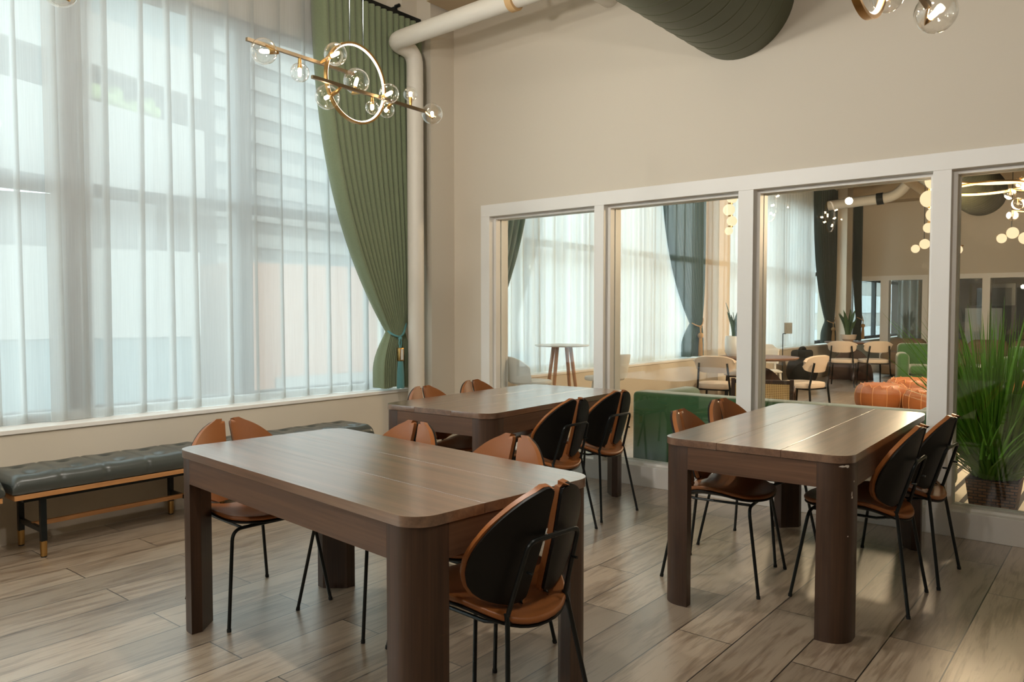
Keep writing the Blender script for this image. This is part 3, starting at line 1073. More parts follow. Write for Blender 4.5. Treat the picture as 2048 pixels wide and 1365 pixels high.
def chandelier(loc, label, rz=0.0):
    """linear chandelier along local y: two bars, a vertical ring and ten globes"""
    t = thing('chandelier', label, 'chandelier', loc, rz, 'brass globe chandeliers')
    bw = 0.0075
    b1 = bx(-0.05 - bw, -0.05 + bw, -0.60, 0.03, 0.055, 0.055 + 2 * bw)
    b1.build('bar', M['brass_dark'], t, False)
    b2 = bx(0.05 - bw, 0.05 + bw, -0.32, 0.45, -0.06, -0.06 + 2 * bw)
    b2.build('bar', M['brass_dark'], t, False)
    n = 64
    prof = [(0.19, -0.009), (0.19, 0.009), (0.20, 0.009), (0.20, -0.009)]
    rg = MB()
    V = [[rg.b.verts.new((h, r * math.cos(2 * PI * k / n), r * math.sin(2 * PI * k / n))) for r, h in prof] for k in range(n)]
    for k in range(n):
        for j in range(4):
            rg.b.faces.new((V[k][j], V[(k + 1) % n][j], V[(k + 1) % n][(j + 1) % 4], V[k][(j + 1) % 4]))
    ring = rg.build('ring', M['gold'], t)
    MB().tube([(0, 0.189 * math.cos(2 * PI * k / n), 0.189 * math.sin(2 * PI * k / n)) for k in range(n)], 0.0062, 8, closed=True).build('light_strip', M['led'], ring)
    MB().tube([(0, -0.04, 0.196), (0, -0.04, CEIL - loc[2])], 0.0018, 6).build('cable', M['black_metal'], t)
    MB().tube([(0, 0.05, 0.192), (0, 0.05, CEIL - loc[2])], 0.0018, 6).build('cable', M['black_metal'], t)
    MB().lathe([(0, 0), (0.06, 0), (0.06, -0.03), (0, -0.03)], 24, (0, 0, CEIL - loc[2])).build('ceiling_rose', M['gold'], t)
    z1, z2 = 0.062, -0.052
    G = [((-0.01, -0.54, z1 - 0.045), 0.058, (-0.5, -0.6, 0.0), (-0.05, -0.50, z1)),
         ((-0.05, -0.31, z1 - 0.075), 0.045, (0, 0, -1), (-0.05, -0.31, z1)),
         ((0.03, -0.16, z1 + 0.035), 0.055, (0.8, 0.3, 0.3), (-0.05, -0.19, z1)),
         ((-0.02, 0.02, 0.02), 0.065, (0.2, 0.2, 1), (0.05, 0.0, z2)),
         ((-0.02, -0.17, z2 - 0.05), 0.060, (-0.8, -0.2, -0.3), (0.05, -0.14, z2)),
         ((0.05, 0.06, z2 - 0.062), 0.034, (0, 0, -1), (0.05, 0.06, z2)),
         ((0.10, 0.13, z2 + 0.015), 0.050, (0.9, 0.2, 0.3), (0.05, 0.13, z2)),
         ((0.00, 0.21, z2 - 0.035), 0.042, (-0.8, 0.2, -0.4), (0.05, 0.21, z2)),
         ((0.05, 0.34, z2 + 0.068), 0.038, (0, 0, 1), (0.05, 0.34, z2)),
         ((0.06, 0.50, z2 - 0.005), 0.058, (0.5, -0.6, 0.1), (0.05, 0.445, z2))]
    for c, r, d, b in G:
        globe(t, c, r, d, b)
    return t


ch = chandelier((-3.08, 2.545, 2.495), 'brass ring chandelier with clear globes hanging before the green drape', R(3))
copy_tree(ch, (-0.53, 2.0, 2.262), 0.0, 'brass chandelier with clear globes at the upper right, cut by the top edge')
copy_tree(ch, (-3.03, 0.63, 2.535), 0.0, 'brass chandelier at the upper left of which only one globe shows')
for c in ((-3.4, -1.5, 3.0), (-1.2, -1.6, 3.0), (-2.42, 0.98, 2.95), (-0.53, 2.0, 2.52), (-3.0, 2.4, 2.95)):
    lamp('room_fill', c, FILL_W * (0.7 if c[0] > -1 else 1.08), SOFT, 0.05)  # added fill lights, some beside the chandeliers, to brighten the room






# ================================================================== DINING TABLES
def rrect(L, W, r, n=8):
    pts = []
    for cx, cyy, a0 in ((L / 2 - r, W / 2 - r, 0), (-L / 2 + r, W / 2 - r, PI / 2), (-L / 2 + r, -W / 2 + r, PI), (L / 2 - r, -W / 2 + r, 1.5 * PI)):
        for k in range(n + 1):
            a = a0 + PI / 2 * k / n
            pts.append((cx + r * math.cos(a), cyy + r * math.sin(a)))
    return pts


def clip_y(pts, y0, y1):
    def half(P, f):
        out = []
        for a, b in zip(P, P[1:] + P[:1]):
            fa, fb = f(a), f(b)
            if fa >= 0:
                out.append(a)
            if fa * fb < 0:
                t = fa / (fa - fb)
                out.append((a[0] + (b[0] - a[0]) * t, a[1] + (b[1] - a[1]) * t))
        return out
    P = half(pts, lambda q: q[1] - y0)
    return half(P, lambda q: y1 - q[1])


def dining_table(label, loc, rz, L, W, chips=False):
    H, T, S, TT = 0.77, 0.032, 0.128, 0.045
    t = thing('dining_table', label, 'table', loc, rz, 'dark wooden dining tables')
    top = MB()
    out = rrect(L, W, 0.088, 10)
    cuts = [-W / 2 - 1, -W * 0.165, W * 0.175, W / 2 + 1]
    for a, b in zip(cuts[:-1], cuts[1:]):
        top.prism(clip_y(out, a + 0.0009, b - 0.0009), H - T, H, 0.001)
    top.build('tabletop', M['walnut'], t, True, 18)
    l2, w2 = L / 2 - 0.004, W / 2 - 0.004
    z0 = H - T - 0.105
    for sy in (-1, 1):
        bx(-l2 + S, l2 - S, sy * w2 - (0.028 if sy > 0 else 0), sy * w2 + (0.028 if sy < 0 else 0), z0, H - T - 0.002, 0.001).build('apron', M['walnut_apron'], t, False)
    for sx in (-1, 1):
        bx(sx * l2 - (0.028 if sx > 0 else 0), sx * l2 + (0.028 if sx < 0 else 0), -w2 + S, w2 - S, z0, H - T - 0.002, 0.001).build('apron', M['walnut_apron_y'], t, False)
    r = 0.088
    for sx in (-1, 1):
        for sy in (-1, 1):
            P = [(l2 - S, w2 - TT), (l2 - TT, w2 - S), (l2, w2 - S)]
            P += [(l2 - r + r * math.cos(a), w2 - r + r * math.sin(a)) for a in [PI / 2 * k / 10 for k in range(11)]]
            P += [(l2 - S, w2)]
            P = [(sx * a, sy * b) for a, b in P]
            if sx * sy < 0:
                P = P[::-1]
            lg = MB().prism(P, 0.0, H - T - 0.0015, 0.0015)
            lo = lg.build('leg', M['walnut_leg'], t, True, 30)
            if chips and sx < 0 and sy < 0:
                cp = MB()
                rnd = random.Random(2)
                for (ang, z, ww, hh) in ((0.72, 0.727, 0.020, 0.005), (0.92, 0.725, 0.010, 0.007), (1.38, 0.66, 0.004, 0.004), (1.22, 0.612, 0.004, 0.012), (1.24, 0.598, 0.007, 0.006), (1.0, 0.44, 0.003, 0.003)):
                    pts = []
                    for k in range(7):
                        q = 2 * PI * k / 7
                        rr = rnd.uniform(0.6, 1.2)
                        a = ang + ww * math.cos(q) * rr / r
                        pts.append(cp.b.verts.new((-(l2 - r + (r + 0.0006) * math.cos(a)), -(w2 - r + (r + 0.0006) * math.sin(a)), z + hh * math.sin(q) * rr)))
                    cp.b.faces.new(pts)
                cp.build('paint_chip', M['chip'], lo, False)
    return t


dining_table('dark wooden dining table in the front, nearest the camera and the leather bench', (-2.315, 1.946, 0), R(-5.3), 1.623, 0.812)
dining_table('dark wooden dining table with white chips on its near leg, before the potted grass', (-1.308, 4.033, 0), R(91.7), 1.695, 0.828, chips=True)
dining_table('dark wooden dining table farthest back by the window corner, under the bar table view', (-3.285, 4.06, 0), R(93.07), 1.645, 0.858)


# ================================================================== BUTTERFLY CHAIRS
def chair_proto(label, loc, rz):
    t = thing('dining_chair', label, 'chair', loc, rz, 'cognac leather chairs at the dark tables')
    # local: x forward, origin on the floor below the rear feet
    def back_x(z):
        return 0.07 - 0.07 / 0.231 * (z - 0.444) if z < 0.675 else -(z - 0.675) * 0.233
    tub = 0.0078
    ztop, zbot = 0.825, 0.462

    def yin(z):
        return 0.017 + 0.024 * (ztop - z) / (ztop - zbot)

    def yout(z):
        q = (z - zbot) / (ztop - zbot)
        # wing outline: low on the seat, widest below the middle, sloping to a small shoulder at the top
        tab = [(0, 0.105), (0.04, 0.150), (0.09, 0.190), (0.16, 0.222), (0.24, 0.242), (0.34, 0.252), (0.44, 0.252), (0.52, 0.246), (0.60, 0.234), (0.68, 0.217), (0.75, 0.198), (0.82, 0.173), (0.88, 0.147), (0.93, 0.119), (0.97, 0.088), (1, 0.055)]
        for (a, va), (b, vb) in zip(tab[:-1], tab[1:]):
            if q <= b:
                return va + (vb - va) * (q - a) / (b - a)
        return tab[-1][1]

    def wing(side, x_off, grow, th):
        def fn(u, v):
            z = zbot - grow + (ztop - zbot + 2 * grow) * v
            zz = min(max(z, zbot), ztop)
            a, b = yin(zz) - grow * 0.6, yout(zz) + grow
            y = a + (b - a) * u
            # round the inner corners
            e = min(v, 1 - v)
            if e < 0.06:
                y = max(y, a + 0.022 * (1 - math.sqrt(max(0, 1 - ((0.06 - e) / 0.06) ** 2))) * (1 - u))
            fwd = 0.084 * (y / 0.25) ** 2.0
            return (back_x(z) + x_off + fwd, side * y, z)
        return MB().grid(fn, 16, 30, thick=th * side)
    for side in (1, -1):
        w = wing(side, 0.016, 0.0, 0.010)
        w.build('back_shell', M['black_wood'], t, True, 50)
        w = wing(side, 0.028, 0.004, 0.020)
        w.build('back_pad', M['leather'], t, True, 80)

    def outl(tt):
        a = 2 * PI * tt
        c, s = math.cos(a), math.sin(a)
        x = 0.265 + 0.235 * math.copysign(abs(c) ** 0.86, c)
        k = 0.235 * (1 + 0.13 * c) if c < 0 else 0.235 * (1 - 0.02 * c)
        y = k * math.copysign(abs(s) ** 0.84, s)
        return x, y

    def hgt(x, y):
        side = min(1.1, abs(y) / 0.235)
        g = 1 - smooth01((x - 0.24) / 0.27)
        z = 0.432 + 0.048 * side ** 2.0 * (0.28 + 0.72 * g) + 0.006 * smooth01((x - 0.40) / 0.1)
        z -= 0.030 * smooth01((0.20 - x) / 0.18)
        return z
    MB().pad(outl, lambda x, y: hgt(x, y) - 0.012, 0.011, 44, 6).build('seat_shell', M['black_wood'], t, True, 60)
    MB().pad(lambda q: tuple(0.265 * (1 - 1.012) * (i == 0) + 1.012 * v for i, v in enumerate(outl(q))), hgt, 0.021, 44, 6, puff=0.25).build('seat_pad', M['leather'], t, True, 60)
    # steel frame
    K = 0.135
    fr_ = bend([(0.07, K, 0.444), (0.0, 0.116, 0.675), (0.0, -0.116, 0.675), (0.07, -K, 0.444)], 0.03, 6)
    bf = MB().tube(fr_, tub, 10)
    for y in (0.105, 0.02, -0.02, -0.105):
        bf.tube([(-0.003, y, 0.675 if abs(y) < 0.1 else 0.56 + 0.02), (0.018, y, 0.675 if abs(y) < 0.1 else 0.58)], 0.0045, 8)
    bf.build('back_frame', M['black_metal'], t)
    for s in (1, -1):
        lg = MB().tube(bend([(0.075, s * K, 0.452), (0.066, s * (K + 0.004), 0.428), (0.0, s * 0.205, 0.004)], 0.02, 4), tub, 10).build('leg', M['black_metal'], t)
        MB().tube([(0.002, s * 0.203, 0.014), (0.0, s * 0.2055, 0.0)], 0.0092, 10).build('foot_cap', M['black_fabric'], lg)
        p0 = [(0.50, s * 0.25, 0.004), (0.435, s * 0.195, 0.410), (0.432, s * 0.10, 0.411)]
        lg = MB().tube(bend(p0, 0.05, 7), tub, 10).build('leg', M['black_metal'], t)
        MB().tube([(0.4985, s * 0.2485, 0.014), (0.50, s * 0.25, 0.0)], 0.0092, 10).build('foot_cap', M['black_fabric'], lg)
        MB().tube([(0.068, s * (K - 0.002), 0.426), (0.15, s * 0.15, 0.412), (0.43, s * 0.155, 0.414)], 0.0066, 8).build('side_rail', M['black_metal'], t)
    MB().tube([(0.432, -0.10, 0.411), (0.432, 0.10, 0.411)], tub, 10).build('front_rail', M['black_metal'], t)
    MB().tube([(0.067, -K, 0.425), (0.075, -0.06, 0.397), (0.075, 0.06, 0.397), (0.067, K, 0.425)], 0.0066, 8).build('rear_rail', M['black_metal'], t)
    return t


D = chair_proto('cognac and black chair whose black back faces the camera, at the front table', (-1.352, 1.868, 0), R(176))
CH = [
    ((-3.415, 2.005), -4, 'cognac leather chair at the left end of the front table, near the leather bench'),
    ((-2.622, 2.525), -94.6, 'cognac leather chair behind the front table, the one nearer the bench end'),
    ((-2.013, 2.515), -94, 'cognac leather chair behind the front table, the one nearer the black-backed chairs'),
    ((-2.585, 3.79), 177, 'black-backed chair right of the back table, the nearer of that pair'),
    ((-2.612, 4.336), 176.6, 'black-backed chair right of the back table, farther one against the green sofa'),
    ((-3.845, 3.735), 1.5, 'cognac leather chair on the window side of the back table, below the white pipe'),
    ((-3.895, 4.305), 1.5, 'cognac leather chair on the window side of the back table, near the glass frame'),
    ((-1.872, 3.685), 6, 'cognac leather chair left of the chipped table, showing its dark seat below the apron'),
    ((-1.918, 4.295), -7, 'cognac leather chair left of the chipped table, farther one before the green sofa'),
    ((-0.752, 3.879), 181, 'black-backed chair right of the chipped table, the nearer of that pair'),
    ((-0.705, 4.357), 176.9, 'black-backed chair right of the chipped table, farther one beside the potted grass'),
]
for (x, y), a, lab in CH:
    copy_tree(D, (x, y, 0), R(a), lab)


# ================================================================== LEATHER BENCHES
def bench(label, y0, y1, seed):
    t = thing('bench', label, 'bench', (-4.80, (y0 + y1) / 2, 0), 0, 'grey tufted leather benches under the window')
    L = (y1 - y0) / 2
    D_ = 0.20
    nx, ny = 2, 5
    btn = [((i + 0.5) / nx * 2 * D_ - D_, (j + 0.5) / ny * 2 * L - L) for i in range(nx) for j in range(ny)]

    def fn(u, v):
        # wrap: u goes across front bottom -> top -> back bottom
        if u < 0.2:
            f = u / 0.2
            x, z = D_ - 0.0 + 0.012 * math.sin(PI * f), 0.372 + 0.075 * f
        elif u > 0.8:
            f = (1 - u) / 0.2
            x, z = -D_ - 0.012 * math.sin(PI * f), 0.372 + 0.075 * f
        else:
            f = (u - 0.2) / 0.6
            x = D_ - 2 * D_ * f
            e = min(f, 1 - f) * 2
            z = 0.447 + 0.028 * (1 - (1 - min(1, e * 3.2)) ** 2.4)
        y = -L + 2 * L * v
        e = min(v, 1 - v) * 2 * L
        k = min(1, e / 0.045)
        if k < 1:
            rr = math.sqrt(max(0, 1 - (1 - k) ** 2))
            z = 0.372 + (z - 0.372) * (0.55 + 0.45 * rr)
        if 0.18 < u < 0.82:
            for bx_, by in btn:
                d2 = math.hypot(x - bx_, y - by)
                z -= 0.020 * math.exp(-(d2 / 0.026) ** 2) + 0.009 * math.exp(-(d2 / 0.075) ** 2)
        # seams between the tufts
        sd = min(abs(((y + L) / (2 * L) * ny) % 1.0), 1 - ((y + L) / (2 * L) * ny) % 1.0)
        dep = 0.006 * math.exp(-(sd / 0.035) ** 2)
        if 0.2 <= u <= 0.8:
            z -= dep
        else:
            x -= math.copysign(dep, x)
        return (x, y, z)
    m = MB().grid(fn, 40, 90)
    m.build('seat_cushion', M['bench_leather'], t, True, 70)
    # cushion ends and underside closed by a core
    bx(-D_ + 0.004, D_ - 0.004, -L + 0.002, L - 0.002, 0.368, 0.43, 0.01).build('cushion_core', M['bench_leather'], t)
    sm = MB()
    for bx_, by in btn:
        sm.sphere((bx_, by, 0.451), 0.009, 10, 6, sz=0.5)
    sm.build('button', M['bench_leather'], t)
    bx(-D_ + 0.004, D_ - 0.002, -L + 0.01, L - 0.01, 0.338, 0.366, 0.003).build('seat_rail', M['oak'], t, False)
    bx(-D_ + 0.02, D_ - 0.03, -L + 0.06, L - 0.06, 0.318, 0.337).build('under_frame', M['black_metal'], t, False)
    for sy in (-1, 1):
        yy = sy * (L - 0.155)
        for sx in (-1, 1):
            lg = bx(sx * 0.165 - 0.015, sx * 0.165 + 0.015, yy - 0.015, yy + 0.015, 0.088, 0.337, 0.002).build('leg', M['black_metal'], t, False)
            MB().lathe([(0, 0.006), (0.0165, 0.006), (0.0185, 0.09), (0, 0.09)], 14, (sx * 0.165, yy, 0)).build('brass_cap', M['gold'], lg)
            MB().lathe([(0, 0), (0.015, 0), (0.015, 0.007), (0, 0.007)], 12, (sx * 0.165, yy, 0)).build('foot_pad', M['black_fabric'], lg)
        bx(-0.165, 0.165, yy - 0.010, yy + 0.010, 0.135, 0.160).build('side_stretcher', M['black_metal'], t, False)
    bx(-0.012, 0.012, -L + 0.155, L - 0.155, 0.138, 0.163).build('stretcher', M['oak'], t, False)
    return t


bench('grey tufted leather bench under the window with brass leg caps, left of the front table', 1.465, 2.66, 1)
bench('grey tufted leather bench under the window, right one behind the front table', 2.72, 3.95, 2)
bench('grey tufted leather bench cut off by the left edge of the photo', 0.2, 1.43, 3)

# ================================================================== LOUNGE BEHIND THE GLASS
# striped rug
o = bx(-3.16, -0.3, 5.50, 8.3, 0.0005, 0.012).build('rug', M['rug'], None, False)
tag(o, 'black and cream striped rug on the lounge floor behind the glass', 'rug')

# green sofa along the glass
t = thing('sofa', 'long green velvet sofa whose back stands right behind the glass', 'sofa', (-2.1, 5.95, 0.012))
bx(-1.14, 1.10, -0.39, -0.17, 0.05, 0.675, 0.035).build('backrest', M['velvet'], t)
for sx in (-1, 1):
    xa = -1.14 if sx < 0 else 0.90
    bx(xa, xa + 0.20, -0.168, 0.52, 0.05, 0.655, 0.06).build('arm', M['velvet'], t)
bx(-0.93, 0.89, -0.168, 0.50, 0.05, 0.26, 0.02).build('seat_base', M['velvet'], t)
for k in range(3):
    bx(-0.93 + 0.607 * k, -0.93 + 0.607 * (k + 1) - 0.006, -0.16, 0.53, 0.262, 0.43, 0.045).build('seat_cushion', M['velvet'], t)
for sx in (-1.05, 1.0):
    for sy in (-0.3, 0.42):
        MB().lathe([(0, 0), (0.018, 0), (0.024, 0.052), (0, 0.052)], 12, (sx, sy, 0)).build('foot', M['black_metal'], t)

# potted grass in a woven basket
t = thing('potted_grass', 'tall green ornamental grass in a square woven basket behind the glass', 'plant', (-0.70, 5.85, 0.012))
bk = MB()
bk.prism([(-0.115, -0.115), (0.115, -0.115), (0.115, 0.115), (-0.115, 0.115)], 0, 0.25)
for v in bk.b.verts:
    k = 1 + 0.28 * v.co.z / 0.25
    v.co.x *= k
    v.co.y *= k
bk.build('basket', M['basket'], t, False)
bx(-0.14, 0.14, -0.14, 0.14, 0.251, 0.256).build('soil', M['soil'], t, False)
gr = MB()
rnd = random.Random(11)
for k in range(760):
    a = rnd.uniform(0, 2 * PI)
    r0 = 0.115 * math.sqrt(rnd.random())
    h = rnd.uniform(0.5, 1.22) if rnd.random() < 0.7 else rnd.uniform(0.25, 0.7)
    lean = rnd.uniform(0.02, 0.42) * (1.25 if h < 0.6 else 0.75)
    a2 = a + rnd.uniform(-0.6, 0.6)
    droop = rnd.uniform(0, 0.16)
    wd = rnd.uniform(0.004, 0.0085)
    base = Vector((r0 * math.cos(a), r0 * math.sin(a), 0.235))
    dirv = Vector((math.cos(a2), math.sin(a2), 0))
    side = Vector((-dirv.y, dirv.x, 0))
    tw = rnd.uniform(-1.2, 1.2)
    side = (side * math.cos(tw) + dirv * math.sin(tw))
    rows = []
    ns = 7
    for i in range(ns + 1):
        s = i / ns
        c = base + dirv * (lean * s + lean * 0.9 * s * s) + Vector((0, 0, h * s - droop * s ** 3))
        c.y = max(c.y, -0.36 + 0.03 * math.sin(k))
        if c.z < 0.74:
            c.x = max(c.x, -0.265 + 0.02 * math.sin(2.3 * k))
        w_ = wd * (1 - s ** 2.2) * (0.6 + 0.9 * min(1, s * 3)) + 0.0003
        rows.append((gr.b.verts.new(c - side * w_), gr.b.verts.new(c + dirv.cross(side) * 0.0 + dirv * w_ * 0.35), gr.b.verts.new(c + side * w_)))
    for p0, p1 in zip(rows[:-1], rows[1:]):
        gr.b.faces.new((p0[0], p0[1], p1[1], p1[0]))
        gr.b.faces.new((p0[1], p0[2], p1[2], p1[1]))
gr.build('foliage', M['leaf'], t)

# bar table and white stools
t = thing('bar_table', 'round white bar table on four tan wooden legs by the lounge window', 'table', (-4.66, 6.555, 0))
MB().lathe([(0, 0.985), (0.27, 0.985), (0.285, 0.993), (0.285, 1.0), (0, 1.0)], 48).build('tabletop', M['white'], t)
for k in range(4):
    a = R(45 + 90 * k - 39)
    MB().tube([(0.25 * math.cos(a), 0.25 * math.sin(a), 0), (0.10 * math.cos(a), 0.10 * math.sin(a), 0.985)], [0.013, 0.021], 12).build('leg', M['tanwood'], t)


def stool(label, loc, rz):
    t = thing('bar_stool', label, 'stool', loc, rz, 'white bar stools at the bar table')

    def so(q):
        a = 2 * PI * q
        return 0.20 * math.cos(a), 0.20 * math.sin(a)
    MB().pad(so, lambda x, y: 0.665 + 0.15 * max(0, -x - 0.1) ** 1.5, 0.035, 32, 4).build('seat', M['white'], t)

    def bf(u, v):
        a = R(110) + R(140) * u
        r = 0.205 + 0.02 * v
        zt = 0.93 - 0.10 * abs(2 * u - 1) ** 3
        return (r * math.cos(a) - 0.02 * v, r * math.sin(a) * 1.05, 0.69 + (zt - 0.69) * v)
    MB().grid(bf, 20, 8, thick=0.012).build('backrest', M['white'], t, True, 60)
    for k in range(4):
        a = R(45 + 90 * k)
        MB().tube([(0.21 * math.cos(a), 0.21 * math.sin(a), 0), (0.11 * math.cos(a), 0.11 * math.sin(a), 0.667)], 0.010, 10).build('leg', M['white'], t)
    MB().tube([(0.168 * math.cos(R(45 + 90 * k)), 0.168 * math.sin(R(45 + 90 * k)), 0.27) for k in range(4)], 0.008, 8, closed=True).build('footrest', M['white'], t)
    return t


st = stool('white bar stool left of the round bar table, partly behind the back dining table', (-4.44, 5.74, 0), R(60))
copy_tree(st, (-4.12, 6.53, 0), R(175), 'white bar stool right of the round bar table, split by the partition post')


def pole_sign(label, loc, rz, h):
    t = thing('pole_sign', label, 'sign', loc, rz, 'slim black pole signs')
    MB().lathe([(0, 0), (0.12, 0), (0.12, 0.012), (0, 0.012)], 24).build('base', M['black_metal'], t)
    MB().tube(bend([(0, 0, 0.012), (0, 0, h), (0.05, 0, h)], 0.01), 0.008, 8).build('pole', M['black_metal'], t)
    bx(0.025, 0.155, -0.006, 0.006, h, h + 0.185).build('panel', M['paper'], t, False)
    return t


ps = pole_sign('black pole sign with a grey panel near the round bar table', (-4.50, 7.05, 0), R(39), 0.97)
copy_tree(ps, (-4.66, 13.0, 0), R(39), 'black pole sign with a grey panel before the second lounge window')


# lounge chairs with cream pads
def lounge_chair(label, loc, rz):
    t = thing('lounge_chair', label, 'chair', loc, rz, 'cream padded chairs at the round lounge tables')

    def so(q):
        a = 2 * PI * q
        c, s = math.cos(a), math.sin(a)
        return 0.24 * math.copysign(abs(c) ** 0.7, c), 0.245 * math.copysign(abs(s) ** 0.7, s)
    MB().pad(so, lambda x, y: 0.425, 0.06, 40, 5, puff=0.3).build('seat', M['cream'], t)

    def bo(u, v):
        a = PI * (u - 0.5) * 0.50
        ww = 1 - 0.0 * v
        e = math.sqrt(max(0.0, 1 - abs(2 * u - 1) ** 3.0))
        zc = 0.715
        z = zc + (v - 0.5) * 0.20 * (0.25 + 0.75 * e)
        return (-0.27 + 0.30 * (1 - math.cos(a)) - 0.05 * (v - 0.5), 0.335 * math.sin(a) * 1.0, z)
    MB().grid(bo, 24, 8, thick=0.035).build('backrest', M['cream'], t, True, 70)
    for s in (-1, 1):
        MB().tube([(-0.27, s * 0.215, 0), (-0.225, s * 0.19, 0.45), (-0.27, s * 0.165, 0.735)], 0.013, 10).build('leg', M['black_metal'], t)
        MB().tube([(0.23, s * 0.215, 0), (0.19, s * 0.19, 0.425)], 0.013, 10).build('leg', M['black_metal'], t)
    bx(-0.21, 0.20, -0.185, 0.185, 0.405, 0.424).build('seat_frame', M['black_metal'], t, False)
    return t


lc = lounge_chair('cream padded chair seen from behind at the first round table, beside the teal drape', (-3.93, 8.80, 0), R(100))
for (x, y), a, lab in [((-3.18, 9.55), 165, 'cream padded chair side-on at the right of the first round table'),
                       ((-4.45, 10.75), -70, 'cream padded chair half hidden by the snake plant pot'),
                       ((-4.12, 14.55), 100, 'cream padded chair at the far round table, the one nearer the black pole sign'),
                       ((-3.68, 14.85), 125, 'cream padded chair at the far round table, the one nearer the green armchair')]:
    copy_tree(lc, (x, y, 0), R(a), lab)


def round_table(label, loc, r, rz=0.0):
    t = thing('round_table', label, 'table', loc, rz, 'round brown lounge tables')
    MB().lathe([(0, 0.715), (r - 0.03, 0.715), (r, 0.735), (r, 0.745), (r - 0.005, 0.75), (0, 0.75)], 56).build('tabletop', M['table_dark'], t)
    for k in range(2):
        pts = [(0.40 * math.cos(a), 0.62 * math.sin(a)) for a in [PI * i / 20 for i in range(21)]]
        b = MB()
        b.prism(pts, -0.02, 0.02, axis='y')
        if k == 1:
            b.xf(Matrix.Rotation(R(90), 4, 'Z'))
        b.build('base_arch', M['base_dark'], t)
    MB().lathe([(0, 0.6), (0.09, 0.6), (0.09, 0.716), (0, 0.716)], 20).build('neck', M['base_dark'], t)
    return t


rt = round_table('round brown table carrying the snake plant, first one behind the glass', (-3.88, 9.95, 0), 0.50, R(30))
copy_tree(rt, (-4.36, 15.95, 0), R(20), 'round brown table carrying the white bowl plant, far one by the dark drape')

t = thing('wooden_chair', 'pale white chair with plain white legs behind the first round table', 'chair', (-4.35, 11.45, 0), R(-60))
bx(-0.2, 0.2, -0.2, 0.2, 0.43, 0.46, 0.01).build('seat', M['white'], t)


def wb(u, v):
    y = -0.21 + 0.42 * u
    e = 1 - 0.35 * max(0, abs(2 * u - 1) - 0.6) / 0.4 * max(0, v - 0.6) / 0.4
    return (-0.21 - 0.05 * v + 0.10 * (2 * u - 1) ** 2, y * (0.94 + 0.06 * v), 0.55 + 0.29 * v * e)


MB().grid(wb, 16, 8, thick=0.02).build('backrest', M['white'], t)
for sx in (-1, 1):
    for sy in (-1, 1):
        MB().tube([(sx * 0.22, sy * 0.2, 0), (sx * 0.17, sy * 0.17, 0.43)], [0.014, 0.018], 10).build('leg', M['white'], t)
for sy in (-1, 1):
    MB().tube([(-0.18, sy * 0.16, 0.45), (-0.205, sy * 0.16, 0.62)], 0.014, 8).build('back_post', M['white'], t)


def leafy(parent, n, hmin, hmax, z0, seed, wd=0.028, spread=0.06):
    rnd = random.Random(seed)
    m = MB()
    for k in range(n):
        a = rnd.uniform(0, 2 * PI)
        h = rnd.uniform(hmin, hmax)
        ln = rnd.uniform(0.2, 1.0) * spread * 2
        r0 = rnd.uniform(0, spread * 0.6)
        tw = rnd.uniform(0, PI)
        dv = Vector((math.cos(a), math.sin(a), 0))
        sd = Vector((math.cos(tw), math.sin(tw), 0))
        nrm = Vector((-sd.y, sd.x, 0)) * 0.004
        L, Rr, B = [], [], []
        for i in range(9):
            s = i / 8
            c = dv * (r0 + ln * s * s) + Vector((0, 0, z0 + h * s))
            w_ = wd * (0.55 + 1.2 * s - 1.72 * s ** 3) * (1 + 0.1 * math.sin(9 * s + k)) + 0.001
            L.append(m.b.verts.new(c - sd * w_ + nrm))
            Rr.append(m.b.verts.new(c + sd * w_ + nrm))
            B.append(m.b.verts.new(c - nrm))
        for i in range(8):
            m.b.faces.new((L[i], B[i], B[i + 1], L[i + 1]))
            m.b.faces.new((B[i], Rr[i], Rr[i + 1], B[i + 1]))
            m.b.faces.new((Rr[i], L[i], L[i + 1], Rr[i + 1]))
    return m.build('foliage', M['leaf_dark'], parent)


t = thing('snake_plant', 'tall snake plant in a white pot on the first round lounge table', 'plant', (-4.16, 9.83, 0.75))
MB().lathe([(0, 0), (0.09, 0), (0.13, 0.06), (0.135, 0.2), (0.125, 0.27), (0.11, 0.27), (0.11, 0.25), (0, 0.25)], 28).build('pot', M['white'], t)
leafy(t, 9, 0.3, 0.52, 0.25, 5)
t = thing('bowl_plant', 'dark green leafy plant in a cream bowl on the far round table', 'plant', (-4.42, 15.95, 0.75))
MB().lathe([(0, 0), (0.07, 0), (0.13, 0.05), (0.15, 0.14), (0.14, 0.14), (0, 0.12)], 24).build('bowl', M['cream'], t)
leafy(t, 16, 0.28, 0.52, 0.12, 8, 0.04, 0.09)

# cane-back chair
t = thing('cane_chair', 'cane-back chair in a dark wooden frame just beyond the green sofa', 'chair', (-2.77, 7.24, 0.012), R(107))
for s in (-1, 1):
    MB().box(-0.27, -0.235, s * 0.26 - 0.018, s * 0.26 + 0.018, 0, 0.71, 0.004).build('back_post', M['base_dark'], t, False)
    MB().box(0.22, 0.255, s * 0.26 - 0.018, s * 0.26 + 0.018, 0, 0.60, 0.004).build('leg', M['base_dark'], t, False)
    MB().box(-0.235, 0.26, s * 0.26 - 0.02, s * 0.26 + 0.02, 0.575, 0.602, 0.004).build('arm', M['base_dark'], t, False)
MB().box(-0.265, -0.24, -0.242, 0.242, 0.665, 0.70, 0.004).build('top_rail', M['base_dark'], t, False)
MB().box(-0.257, -0.248, -0.242, 0.242, 0.36, 0.665).build('cane_panel', M['cane'], t, False)
bx(-0.235, 0.26, -0.238, 0.238, 0.30, 0.42, 0.03).build('seat_cushion', M['cream'], t)

